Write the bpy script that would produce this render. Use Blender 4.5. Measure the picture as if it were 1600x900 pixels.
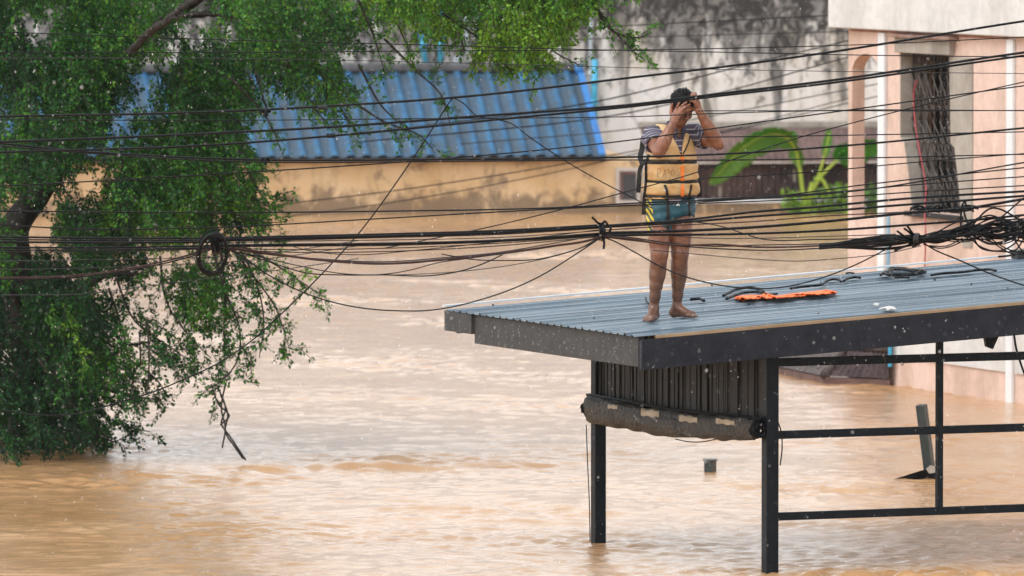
import bpy, bmesh, math, random
import numpy as np
from mathutils import Vector, Matrix
from mathutils.bvhtree import BVHTree

random.seed(7)
rng = np.random.default_rng(7)
R = math.radians
scene = bpy.context.scene
for o in list(bpy.data.objects):
    bpy.data.objects.remove(o)
COL = scene.collection

# ------------------------------------------------------------------ camera
FPX = 13000.0                       # focal length in photo pixels (1600 wide)
CAM_H = 5.35
PITCH = math.atan(700.0 / FPX)
cd = bpy.data.cameras.new("camera")
cam = bpy.data.objects.new("camera", cd)
COL.objects.link(cam)
cam.location = (0, 0, CAM_H)
cam.rotation_euler = (math.pi / 2 - PITCH, 0, 0)
cd.sensor_width = 36
cd.lens = 36 * FPX / 1600
cd.clip_start = 0.5
cd.clip_end = 6000
cd.dof.use_dof = True
cd.dof.focus_distance = 61.0
cd.dof.aperture_fstop = 5.2
scene.camera = cam

# ------------------------------------------------------------------ sky and sun (overcast, raining)
SUN_EL, SUN_AZ = R(56), R(232)       # azimuth measured clockwise from +Y
w = bpy.data.worlds.new("World")
scene.world = w
w.use_nodes = True
nt = w.node_tree
bg = nt.nodes["Background"]
sky = nt.nodes.new("ShaderNodeTexSky")
sky.sky_type = 'NISHITA'
sky.sun_disc = False
sky.sun_elevation = SUN_EL
sky.sun_rotation = SUN_AZ
sky.dust_density = 0.8
sky.air_density = 1.5
sky.ozone_density = 1.0
hs = nt.nodes.new("ShaderNodeHueSaturation")
hs.inputs["Saturation"].default_value = 0.03
nt.links.new(sky.outputs[0], hs.inputs["Color"])
nt.links.new(hs.outputs[0], bg.inputs["Color"])
bg.inputs["Strength"].default_value = 0.145
sl = bpy.data.lights.new("sun", 'SUN')
sl.energy = 0.9
sl.angle = R(40)
sl.color = (1.0, 0.975, 0.95)
sun = bpy.data.objects.new("sun", sl)
COL.objects.link(sun)
sun.location = (0, 0, 40)
_d = Vector((math.sin(SUN_AZ) * math.cos(SUN_EL), math.cos(SUN_AZ) * math.cos(SUN_EL), math.sin(SUN_EL)))
sun.rotation_euler = _d.to_track_quat('Z', 'Y').to_euler()

scene.view_settings.view_transform = 'Standard'
scene.view_settings.look = 'None'
scene.view_settings.exposure = 0.92
scene.view_settings.gamma = 1
scene.view_settings.use_curve_mapping = False
scene.render.engine = 'CYCLES'
scene.cycles.use_denoising = True
scene.cycles.max_bounces = 6
scene.cycles.diffuse_bounces = 3
scene.cycles.glossy_bounces = 3
scene.cycles.transmission_bounces = 4
scene.cycles.transparent_max_bounces = 8
scene.cycles.caustics_reflective = False
scene.cycles.caustics_refractive = False

# ------------------------------------------------------------------ rays
CAMV = Vector((0, 0, CAM_H))
FW = Vector((0, math.cos(PITCH), -math.sin(PITCH)))
UP = Vector((0, math.sin(PITCH), math.cos(PITCH)))
def ray(u, v):
    return FW * FPX + Vector((1, 0, 0)) * (u - 800) + UP * (450 - v)
def at(u, v, Y):                    # point at depth Y
    d = ray(u, v)
    return CAMV + d * (Y / d.y)
def onz(u, v, z=0.0):               # point at height z
    d = ray(u, v)
    return CAMV + d * ((z - CAM_H) / d.z)
def onplane(u, v, p, n):
    d = ray(u, v)
    return CAMV + d * ((p - CAMV).dot(n) / d.dot(n))
def pxm(Y):
    return FPX / Y

# ------------------------------------------------------------------ object helpers
def link(o):
    COL.objects.link(o)
    return o
def tag(o, label=None, cat=None, group=None, kind=None):
    if label: o["label"] = label
    if cat: o["category"] = cat
    if group: o["group"] = group
    if kind: o["kind"] = kind
    return o
def empty(name, loc, label=None, cat=None, group=None):
    o = bpy.data.objects.new(name, None)
    o.empty_display_size = 0.2
    o.location = loc
    link(o)
    return tag(o, label, cat, group)
def setparent(o, p):
    if p is not None:
        o.parent = p
        bpy.context.view_layer.update()
        m = p.matrix_world
        o.matrix_parent_inverse = m.inverted()
    return o
def mesh_np(name, V, F, mats=None, parent=None, smooth=True, attrs=None, mi=None):
    me = bpy.data.meshes.new(name)
    V = np.asarray(V, dtype=np.float32)
    if isinstance(F, np.ndarray):
        nf, k = F.shape
        me.vertices.add(len(V)); me.vertices.foreach_set("co", V.ravel())
        me.loops.add(nf * k); me.loops.foreach_set("vertex_index", F.astype(np.int32).ravel())
        me.polygons.add(nf)
        me.polygons.foreach_set("loop_start", np.arange(0, nf * k, k, dtype=np.int32))
        me.polygons.foreach_set("loop_total", np.full(nf, k, dtype=np.int32))
    else:
        me.from_pydata([tuple(v) for v in V], [], F)
    me.update(calc_edges=True)
    if attrs:
        for an, (dom, arr) in attrs.items():
            a = me.attributes.new(an, 'FLOAT', dom)
            a.data.foreach_set("value", np.asarray(arr, dtype=np.float32))
    if mats is not None:
        for m in (mats if isinstance(mats, (list, tuple)) else [mats]):
            me.materials.append(m)
    if mi is not None:
        me.polygons.foreach_set("material_index", np.asarray(mi, dtype=np.int32))
    me.polygons.foreach_set("use_smooth", np.full(len(me.polygons), smooth))
    me.validate()
    o = bpy.data.objects.new(name, me)
    link(o)
    return setparent(o, parent)
class MB:
    """collects shapes for ONE mesh"""
    def __init__(s): s.V = []; s.F = []
    def poly(s, vs, fs):
        n = len(s.V)
        s.V += [Vector(v) for v in vs]
        s.F += [tuple(i + n for i in f) for f in fs]
    def hexa(s, a):                 # 8 corners: bottom 4 (ccw) then top 4
        s.poly(a, [(3, 2, 1, 0), (4, 5, 6, 7), (0, 1, 5, 4), (1, 2, 6, 5), (2, 3, 7, 6), (3, 0, 4, 7)])
    def obox(s, o, x, y, z):        # origin corner and three edge vectors
        o, x, y, z = Vector(o), Vector(x), Vector(y), Vector(z)
        s.hexa([o, o + x, o + x + y, o + y, o + z, o + x + z, o + x + y + z, o + y + z])
    def prism(s, pts, off):         # polygon and extrusion vector
        n = len(pts); off = Vector(off)
        a = [Vector(p) for p in pts]
        fs = [tuple(range(n - 1, -1, -1)), tuple(range(n, 2 * n))]
        fs += [(i, (i + 1) % n, n + (i + 1) % n, n + i) for i in range(n)]
        s.poly(a + [p + off for p in a], fs)
    def tube(s, pts, rad, n=6, cap=True):
        pts = [Vector(p) for p in pts]
        rads = rad if isinstance(rad, (list, tuple, np.ndarray)) else [rad] * len(pts)
        b = len(s.V); prev = None
        for i, p in enumerate(pts):
            t = (pts[min(i + 1, len(pts) - 1)] - pts[max(i - 1, 0)])
            if t.length < 1e-9: t = Vector((1, 0, 0))
            t.normalize()
            if prev is None:
                a = Vector((0, 0, 1)) if abs(t.z) < .9 else Vector((1, 0, 0))
                nx = t.cross(a).normalized()
            else:
                nx = (prev - t * prev.dot(t)).normalized()
            prev = nx; ny = t.cross(nx)
            for k in range(n):
                an = 2 * math.pi * k / n
                s.V.append(p + (nx * math.cos(an) + ny * math.sin(an)) * rads[i])
        for i in range(len(pts) - 1):
            for k in range(n):
                k2 = (k + 1) % n
                s.F.append((b + i * n + k, b + i * n + k2, b + (i + 1) * n + k2, b + (i + 1) * n + k))
        if cap:
            s.F.append(tuple(b + k for k in range(n - 1, -1, -1)))
            e = b + (len(pts) - 1) * n
            s.F.append(tuple(e + k for k in range(n)))
    def build(s, name, m, parent=None, smooth=False, bevel=0):
        o = mesh_np(name, [tuple(v) for v in s.V], s.F, m, None, smooth)
        bm = bmesh.new(); bm.from_mesh(o.data)
        bmesh.ops.recalc_face_normals(bm, faces=bm.faces)
        bm.to_mesh(o.data); bm.free()
        if bevel:
            md = o.modifiers.new("bevel", 'BEVEL'); md.width = bevel; md.segments = 2
            md.limit_method = 'ANGLE'; md.angle_limit = R(40)
        return setparent(o, parent)
def catmull(P, n=10):
    P = [Vector(p) for p in P]
    Q = [P[0] * 2 - P[1]] + P + [P[-1] * 2 - P[-2]]
    out = []
    for i in range(1, len(Q) - 2):
        p0, p1, p2, p3 = Q[i - 1:i + 3]
        # centripetal-safe tangents scaled by segment length
        d1 = (p2 - p1).length; d0 = (p1 - p0).length; d2 = (p3 - p2).length
        m1 = ((p1 - p0) / max(d0, 1e-6) * d1 + (p2 - p1) / max(d1, 1e-6) * d0) / max(d0 + d1, 1e-6) * d1
        m2 = ((p2 - p1) / max(d1, 1e-6) * d2 + (p3 - p2) / max(d2, 1e-6) * d1) / max(d1 + d2, 1e-6) * d1
        for k in range(n):
            t = k / n; t2 = t * t; t3 = t2 * t
            out.append(p1 * (2 * t3 - 3 * t2 + 1) + m1 * (t3 - 2 * t2 + t) + p2 * (3 * t2 - 2 * t3) + m2 * (t3 - t2))
    out.append(P[-1])
    return out

# ------------------------------------------------------------------ materials
def newmat(name):
    m = bpy.data.materials.new(name); m.use_nodes = True
    n = m.node_tree; b = n.nodes["Principled BSDF"]
    return m, n, b
def ramp(n, fac, stops, interp='LINEAR'):
    r = n.nodes.new("ShaderNodeValToRGB")
    r.color_ramp.interpolation = interp
    el = r.color_ramp.elements
    while len(el) < len(stops): el.new(0.5)
    for e, (p, c) in zip(el, stops):
        e.position = p
        e.color = (*c, 1) if len(c) == 3 else c
    n.links.new(fac, r.inputs[0])
    return r.outputs[0]
def noise(n, scale=5, detail=5, rough=.6, vec=(1, 1, 1), dist=0, off=(0, 0, 0)):
    tc = n.nodes.new("ShaderNodeTexCoord")
    mp = n.nodes.new("ShaderNodeMapping")
    mp.inputs["Scale"].default_value = vec
    mp.inputs["Location"].default_value = off
    n.links.new(tc.outputs["Object"], mp.inputs[0])
    t = n.nodes.new("ShaderNodeTexNoise")
    t.inputs["Scale"].default_value = scale
    t.inputs["Detail"].default_value = detail
    t.inputs["Roughness"].default_value = rough
    t.inputs["Distortion"].default_value = dist
    n.links.new(mp.outputs[0], t.inputs["Vector"])
    return t.outputs["Fac"]
def mixc(n, fac, a, b, mode='MIX'):
    m = n.nodes.new("ShaderNodeMix"); m.data_type = 'RGBA'; m.blend_type = mode
    for sock, val in ((m.inputs[0], fac), (m.inputs[6], a), (m.inputs[7], b)):
        if isinstance(val, (int, float)): sock.default_value = val
        elif isinstance(val, tuple): sock.default_value = (*val, 1)
        else: n.links.new(val, sock)
    return m.outputs[2]
def math_n(n, op, a, b=None, c=None):
    m = n.nodes.new("ShaderNodeMath"); m.operation = op
    for i, val in enumerate((a, b, c)):
        if val is None: continue
        if isinstance(val, (int, float)): m.inputs[i].default_value = val
        else: n.links.new(val, m.inputs[i])
    return m.outputs[0]
def bump(n, b, h, strength=.3, dist=.01):
    bp = n.nodes.new("ShaderNodeBump")
    bp.inputs["Strength"].default_value = strength
    bp.inputs["Distance"].default_value = dist
    n.links.new(h, bp.inputs["Height"])
    n.links.new(bp.outputs[0], b.inputs["Normal"])
def mat(name, col, col2=None, rough=.6, scale=6, vec=(1, 1, 1), lo=.35, hi=.65, bmp=0, bdist=.005, metal=0, spec=.5, coat=0):
    m, n, b = newmat(name)
    f = noise(n, scale, 6, .65, vec)
    c2 = col2 if col2 else tuple(min(1, x * 1.25) for x in col)
    n.links.new(ramp(n, f, [(lo, col), (hi, c2)]), b.inputs["Base Color"])
    b.inputs["Roughness"].default_value = rough
    b.inputs["Metallic"].default_value = metal
    b.inputs["Specular IOR Level"].default_value = spec
    if coat:
        b.inputs["Coat Weight"].default_value = coat
        b.inputs["Coat Roughness"].default_value = .15
    if bmp:
        bump(n, b, noise(n, scale * 4, 4, .6, vec), bmp, bdist)
    return m
def stained(name, base, base2, stain, amount=.5, vstretch=.12, scale=1.3, fine=9, rough=.8, stain2=None, lo=.48):
    """plaster with dark run-off streaks and blotches (true dirt, in object space)"""
    m, n, b = newmat(name)
    f0 = noise(n, scale * 1.2, 6, .65)
    c = ramp(n, f0, [(.35, base), (.65, base2)])
    s1 = noise(n, scale, 7, .7, (1, 1, vstretch), .3, (3, 0, 1))
    s2 = noise(n, scale * .55, 5, .7, (1, 1, .6), .2, (9, 2, 4))
    k = math_n(n, 'MULTIPLY', s1, s2)
    k = ramp(n, k, [(lo * .5, (0, 0, 0)), (lo * .5 + .09, (1, 1, 1))])
    k = math_n(n, 'MULTIPLY', k, amount)
    c = mixc(n, k, c, stain)
    if stain2:
        s3 = noise(n, scale * 2, 6, .7, (1, 1, .5), 0, (1, 5, 7))
        k2 = ramp(n, s3, [(.55, (0, 0, 0)), (.68, (1, 1, 1))])
        c = mixc(n, math_n(n, 'MULTIPLY', k2, amount * .8), c, stain2)
    f = noise(n, fine * scale, 5, .7)
    c = mixc(n, .35, c, ramp(n, f, [(.3, (.45, .45, .45)), (.7, (1, 1, 1))]), 'MULTIPLY')
    n.links.new(c, b.inputs["Base Color"])
    b.inputs["Roughness"].default_value = rough
    b.inputs["Specular IOR Level"].default_value = .3
    bump(n, b, f, .3, .01)
    return m

M = {}
M['black_metal'] = mat("black_painted_metal", (.004, .007, .011), (.009, .013, .018), .40, 14, bmp=.15, spec=.13)
M['beam'] = mat("dark_fascia_paint", (.009, .012, .021), (.019, .023, .034), .5, 9, bmp=.15, spec=.22)
M['beam_lit'] = mat("sky_lit_fascia_paint", (.030, .031, .033), (.052, .053, .053), .55, 9, bmp=.15, spec=.3)  # fascia paint lightened to stand for sky light on the left side
M['batten'] = mat("wet_wood_batten", (.24, .17, .10), (.33, .25, .17), .6, 20, (.2, .2, 1))
M['cable'] = mat("black_cable_sheath", (.003, .004, .006), (.008, .010, .013), .45, 8, spec=.12)
M['cable_brown'] = mat("faded_brown_cable_sheath", (.035, .018, .017), (.065, .038, .035), .55, 8, spec=.12)
M['cable_grey'] = mat("grey_cable_sheath", (.025, .026, .03), (.05, .052, .056), .55, 8, spec=.12)
M['white_paint'] = stained("white_wall_paint", (.62, .63, .63), (.72, .72, .71), (.42, .40, .37), .35, .08, 1.0)
M['pink_paint'] = stained("pink_wall_paint", (.69, .51, .435), (.76, .59, .52), (.42, .30, .22), .45, .06, 1.3)
M['grey_plaster'] = stained("grey_window_plaster", (.34, .31, .27), (.44, .41, .37), (.16, .14, .12), .5, .15, 2.5)
M['trim_white'] = mat("white_trim_paint", (.66, .70, .74), (.74, .77, .79), .5, 6)
M['grey_wall'] = None
M['yellow_wall'] = stained("ochre_wall_render", (.56, .38, .20), (.64, .46, .27), (.12, .085, .06), .75, .7, 2.0, 5, .8, (.42, .25, .10), .52)
M['blue_roof'] = None
M['ochre_h'] = None
M['rust'] = stained("rusty_corrugated_iron", (.055, .034, .034), (.10, .066, .062), (.016, .013, .016), .85, .4, 1.2, 8, .7, (.12, .075, .06))
M['ridge'] = mat("dark_ridge_mortar", (.05, .055, .065), (.11, .115, .125), .8, 5, bmp=.4, bdist=.02)
M['pipe_cyan'] = mat("cyan_plastic_pipe", (.03, .30, .50), (.06, .40, .62), .4, 3)
M['pipe_pale'] = mat("weathered_pale_pipe", (.30, .38, .44), (.42, .48, .52), .5, 3)
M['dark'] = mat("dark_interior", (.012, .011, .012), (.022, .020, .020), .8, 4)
M['grille'] = mat("rusty_grille_steel", (.035, .026, .022), (.09, .072, .062), .6, 12)
M['red_hose'] = mat("faded_red_hose", (.42, .06, .08), (.5, .10, .11), .5, 8)
M['slat'] = mat("dark_stained_slats", (.005, .0045, .004), (.030, .026, .022), .6, 9, (4, 4, .25), .38, .68, .3)
M['tarp'] = mat("muddy_grey_tarpaulin", (.008, .007, .006), (.050, .042, .034), .36, 7, (1, 1, 1.3), .40, .70, .9, .03)
M['patch'] = mat("faded_tan_patch", (.34, .27, .18), (.52, .44, .33), .6, 12)
M['orange'] = mat("wet_orange_cloth", (.88, .12, .008), (.95, .19, .012), .55, 18, bmp=.4)
M['litter'] = mat("pale_scrap_plastic", (.45, .46, .45), (.6, .6, .58), .6, 9)
M['bark'] = mat("wet_brown_bark", (.009, .007, .006), (.032, .024, .018), .8, 8, (1, 1, .3), .35, .7, .6, .02)
M['post_green'] = mat("green_grey_metal_post", (.014, .022, .022), (.036, .048, .046), .5, 8)
M['tile'] = mat("old_brown_roof_tiles", (.040, .030, .028), (.10, .080, .075), .7, 5, bmp=.5, bdist=.03)
M['tile_rim'] = mat("rust_brown_roof_edge", (.07, .035, .03), (.15, .085, .07), .7, 7)
M['_b'] = mat("banana_leaf_green", (.03, .16, .015), (.09, .28, .02), .4, 5, lo=.3, hi=.7)
M['banana_stem'] = mat("banana_stalk_yellow_green", (.22, .34, .02), (.34, .42, .05), .45, 5)
M['weeds'] = mat("bright_weed_leaf", (.06, .16, .015), (.20, .33, .03), .5, 4)
M['glass'] = mat("dark_window_pane", (.03, .032, .04), (.05, .052, .06), .15, 2)
M['frame_pale'] = mat("pale_window_frame", (.42, .38, .36), (.52, .48, .46), .6, 6)
M['frame_brown'] = mat("brown_window_frame", (.10, .05, .05), (.14, .08, .07), .6, 6)
M['box'] = mat("black_plastic_box", (.015, .016, .018), (.03, .03, .033), .4, 8)

def grey_wall():
    m, n, b = newmat("mouldy_grey_render")
    base = ramp(n, noise(n, 1.1, 7, .7, (1, 1, .8)), [(.30, (.38, .36, .33)), (.44, (.60, .59, .57)), (.66, (.78, .78, .79))])
    ochre = ramp(n, noise(n, 1.6, 6, .7, (1, 1, .5), 0, (5, 2, 3)), [(.50, (0, 0, 0)), (.66, (1, 1, 1))])
    c = mixc(n, math_n(n, 'MULTIPLY', ochre, .55), base, (.40, .34, .22))
    tc = n.nodes.new("ShaderNodeTexCoord"); sp = n.nodes.new("ShaderNodeSeparateXYZ"); n.links.new(tc.outputs["Object"], sp.inputs[0])
    hz = n.nodes.new("ShaderNodeMapRange"); hz.inputs[1].default_value = 1.0; hz.inputs[2].default_value = 3.0; hz.inputs[3].default_value = -.07; hz.inputs[4].default_value = .165
    n.links.new(sp.outputs["Z"], hz.inputs[0])          # mould runs down from the wall head
    s1 = math_n(n, 'ADD', noise(n, 3.4, 8, .72, (1, 1, .17), .5, (3, 0, 1)), hz.outputs[0])
    k1 = ramp(n, s1, [(.52, (0, 0, 0)), (.60, (1, 1, 1))])
    s2 = math_n(n, 'ADD', noise(n, 5.5, 9, .8, (1, 1, .7), .8, (7, 1, 9)), math_n(n, 'MULTIPLY', hz.outputs[0], .8))
    k2 = ramp(n, s2, [(.555, (0, 0, 0)), (.62, (1, 1, 1))])
    c = mixc(n, math_n(n, 'MULTIPLY', k1, .78), c, (.075, .072, .07))
    c = mixc(n, math_n(n, 'MULTIPLY', k2, .90), c, (.022, .021, .022))
    n.links.new(c, b.inputs["Base Color"]); b.inputs["Roughness"].default_value = .85; b.inputs["Specular IOR Level"].default_value = .25
    bump(n, b, noise(n, 14, 5, .7), .3, .01)
    return m
M['grey_wall'] = grey_wall()

def ochre_house():
    m, n, b = newmat("ochre_house_render")
    c = ramp(n, noise(n, 1.5, 6, .65), [(.33, (.54, .37, .195)), (.66, (.66, .50, .32))])
    tc = n.nodes.new("ShaderNodeTexCoord"); sp = n.nodes.new("ShaderNodeSeparateXYZ"); n.links.new(tc.outputs["Object"], sp.inputs[0])
    hz = n.nodes.new("ShaderNodeMapRange"); hz.inputs[1].default_value = .42; hz.inputs[2].default_value = .10; hz.inputs[3].default_value = -.06; hz.inputs[4].default_value = .14
    n.links.new(sp.outputs["Z"], hz.inputs[0])           # tide-line dirt
    s1 = math_n(n, 'ADD', noise(n, 4.2, 7, .75, (1, 1, .7), .3, (3, 0, 1)), hz.outputs[0])
    k1 = ramp(n, s1, [(.46, (0, 0, 0)), (.60, (1, 1, 1))])
    c = mixc(n, math_n(n, 'MULTIPLY', k1, .80), c, (.13, .095, .07))
    s2 = noise(n, 5.0, 7, .75, (1, 1, .22), .4, (8, 3, 2))
    c = mixc(n, math_n(n, 'MULTIPLY', ramp(n, s2, [(.54, (0, 0, 0)), (.68, (1, 1, 1))]), .5), c, (.30, .20, .11))
    n.links.new(c, b.inputs["Base Color"]); b.inputs["Roughness"].default_value = .8; b.inputs["Specular IOR Level"].default_value = .25
    return m
M['yellow_wall'] = ochre_house()

# ================================================================== WATER
def make_water():
    def axis(fine0, fine1, step, far0, far1):
        f = np.arange(fine0, fine1 + 1e-6, step)
        a = []; p, s = fine0, step
        while p > far0:
            s *= 1.5; p -= s; a.append(max(p, far0))
        b = []; p, s = fine1, step
        while p < far1:
            s *= 1.5; p += s; b.append(min(p, far1))
        return np.array(a[::-1] + list(f) + b)
    xs = axis(-7.6, 7.6, .045, -3000, 3000)
    ya = axis(54.5, 82, .036, -3000, 82); yb = axis(82, 124, .075, 82, 3000)
    ys = np.concatenate([ya[ya < 82], yb[yb >= 82]])
    X, Y = np.meshgrid(xs, ys)
    Z = np.zeros_like(X)
    r = np.random.default_rng(3)
    # slow warp so that the wave trains are not straight
    wx = X + .30 * np.sin(.9 * Y + .5 * X) + .16 * np.sin(2.1 * Y - 1.1 * X + 1)
    wy = Y + .28 * np.sin(1.0 * X - .4 * Y) + .14 * np.sin(2.7 * X + 1.5 * Y + 2)
    # patchy turbulence: mostly calm, with livelier tongues
    turb = np.zeros_like(X)
    for i in range(12):
        kx, ky = r.uniform(.25, 1.5) * r.choice([-1, 1]), r.uniform(.3, 1.6)
        turb += np.sin(kx * X + ky * Y + r.random() * 6.28)
    turb = np.clip(turb / 2.45 + .25, 0, 2.2)
    turb = .50 + .55 * turb ** 1.6
    near = 1 / (1 + np.exp((Y - 62.6) * 1.6)) / (1 + np.exp(-(X - .2) * 1.3))
    for i in range(72):
        lam = .13 * (1.4 / .13) ** (r.random() ** 1.4)
        th = r.normal(1.15, .65)
        k = 2 * math.pi / lam
        arg = k * (wx * math.cos(th) + wy * math.sin(th)) + r.random() * 6.28
        amp = .0030 * lam ** .86
        env = .6 + .4 * np.sin(X * r.uniform(.2, 1.2) + Y * r.uniform(.2, .9) + r.random() * 6)
        sn = np.sin(arg)
        Z += (1.15 + 2.2 * near if lam < .5 else .85) * amp * env * (sn + .3 * sn * np.abs(sn) + .2 * np.sin(2 * arg + 1))
    Z *= turb * (.62 + .38 / (1 + np.exp((Y - 74) * .35)))
    # wakes and ripple rings round what stands in the water
    for (u, v, a, rad) in ((935, 849, .010, .5), (1203, 895, .013, .6), (1447, 748, .008, .45), (1110, 737, .006, .3), (60, 700, .010, 1.2), (150, 698, .008, .8)):
        g = onz(u, v); dx = X - g.x; dy = Y - g.y
        rr = np.sqrt(dx * dx + dy * dy)
        Z += a * np.exp(-rr / rad) * np.cos(rr * 34 + .5 * np.sin(dx * 9))
        t = dx * .92 - dy * .39; c = dx * .39 + dy * .92      # drifts to the right
        Z += 1.3 * a * np.exp(-np.abs(t - .4) / .9) * np.exp(-(np.abs(c) - .28 * np.clip(t, 0, 3)) ** 2 / .01) * (t > -.05) * np.sin(t * 22)
    fade = np.clip((11 - np.abs(X)) / 3, 0, 1) * np.clip((Y - 52) / 3, 0, 1) * np.clip((126 - Y) / 3, 0, 1)
    Z *= fade
    V = np.stack([X, Y, Z], -1).reshape(-1, 3)
    ny, nx = X.shape
    idx = np.arange(ny * nx).reshape(ny, nx)
    F = np.stack([idx[:-1, :-1], idx[:-1, 1:], idx[1:, 1:], idx[1:, :-1]], -1).reshape(-1, 4)
    m, n, b = newmat("muddy_flood_water")
    f1 = noise(n, .35, 6, .65, (1, .45, 1), .6)
    f2 = noise(n, 1.7, 5, .65, (1, .5, 1), .5, (4, 1, 0))
    c = ramp(n, f1, [(.36, (.43, .245, .115)), (.64, (.52, .325, .175))])
    c2 = ramp(n, f2, [(.4, (.86, .80, .74)), (.62, (1, 1, 1))])
    n.links.new(mixc(n, .7, c, c2, 'MULTIPLY'), b.inputs["Base Color"])
    b.inputs["Roughness"].default_value = .08
    b.inputs["IOR"].default_value = 1.33
    b.inputs["Specular IOR Level"].default_value = .5
    fa = noise(n, 11, 6, .7, (1, .8, 1), .4)
    fb = noise(n, 44, 3, .6)
    h = math_n(n, 'ADD', fa, math_n(n, 'MULTIPLY', fb, .45))
    bump(n, b, h, .6, .012)
    o = mesh_np("water", V, F, m)
    tag(o, None, None, None, "structure")
make_water()

# ================================================================== SHED GEOMETRY
UZ = Vector((0, 0, 1))
E = Vector((-.423, 1, 0)).normalized()      # along the low eave, away from the camera
G = Vector((1, .423, 0)).normalized()       # along the ribs, to the right
C0 = at(1000, 525, 60.0)                    # near low corner of the sheet
far_corner = onplane(700, 485, C0, G)       # same eave line
EAVE_L = (far_corner - C0).dot(E)
pr = onplane(1600, 470, C0, E)
ROOF_A = math.atan2((pr - C0).z, (pr - C0).dot(G))
RF = (G * math.cos(ROOF_A) + UZ * math.sin(ROOF_A)).normalized()
RN = E.cross(RF); RN = RN if RN.z > 0 else -RN
ROOF_L = 5.6
print("eave", EAVE_L, "z", far_corner.z, C0.z, "slope", math.degrees(ROOF_A))
def roofp(s, wv, h=0):
    return C0 + RF * s + E * wv + RN * h
def on_roof(u, v, h=0):
    return onplane(u, v, C0 + RN * h, RN)
LIFT = .0

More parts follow.
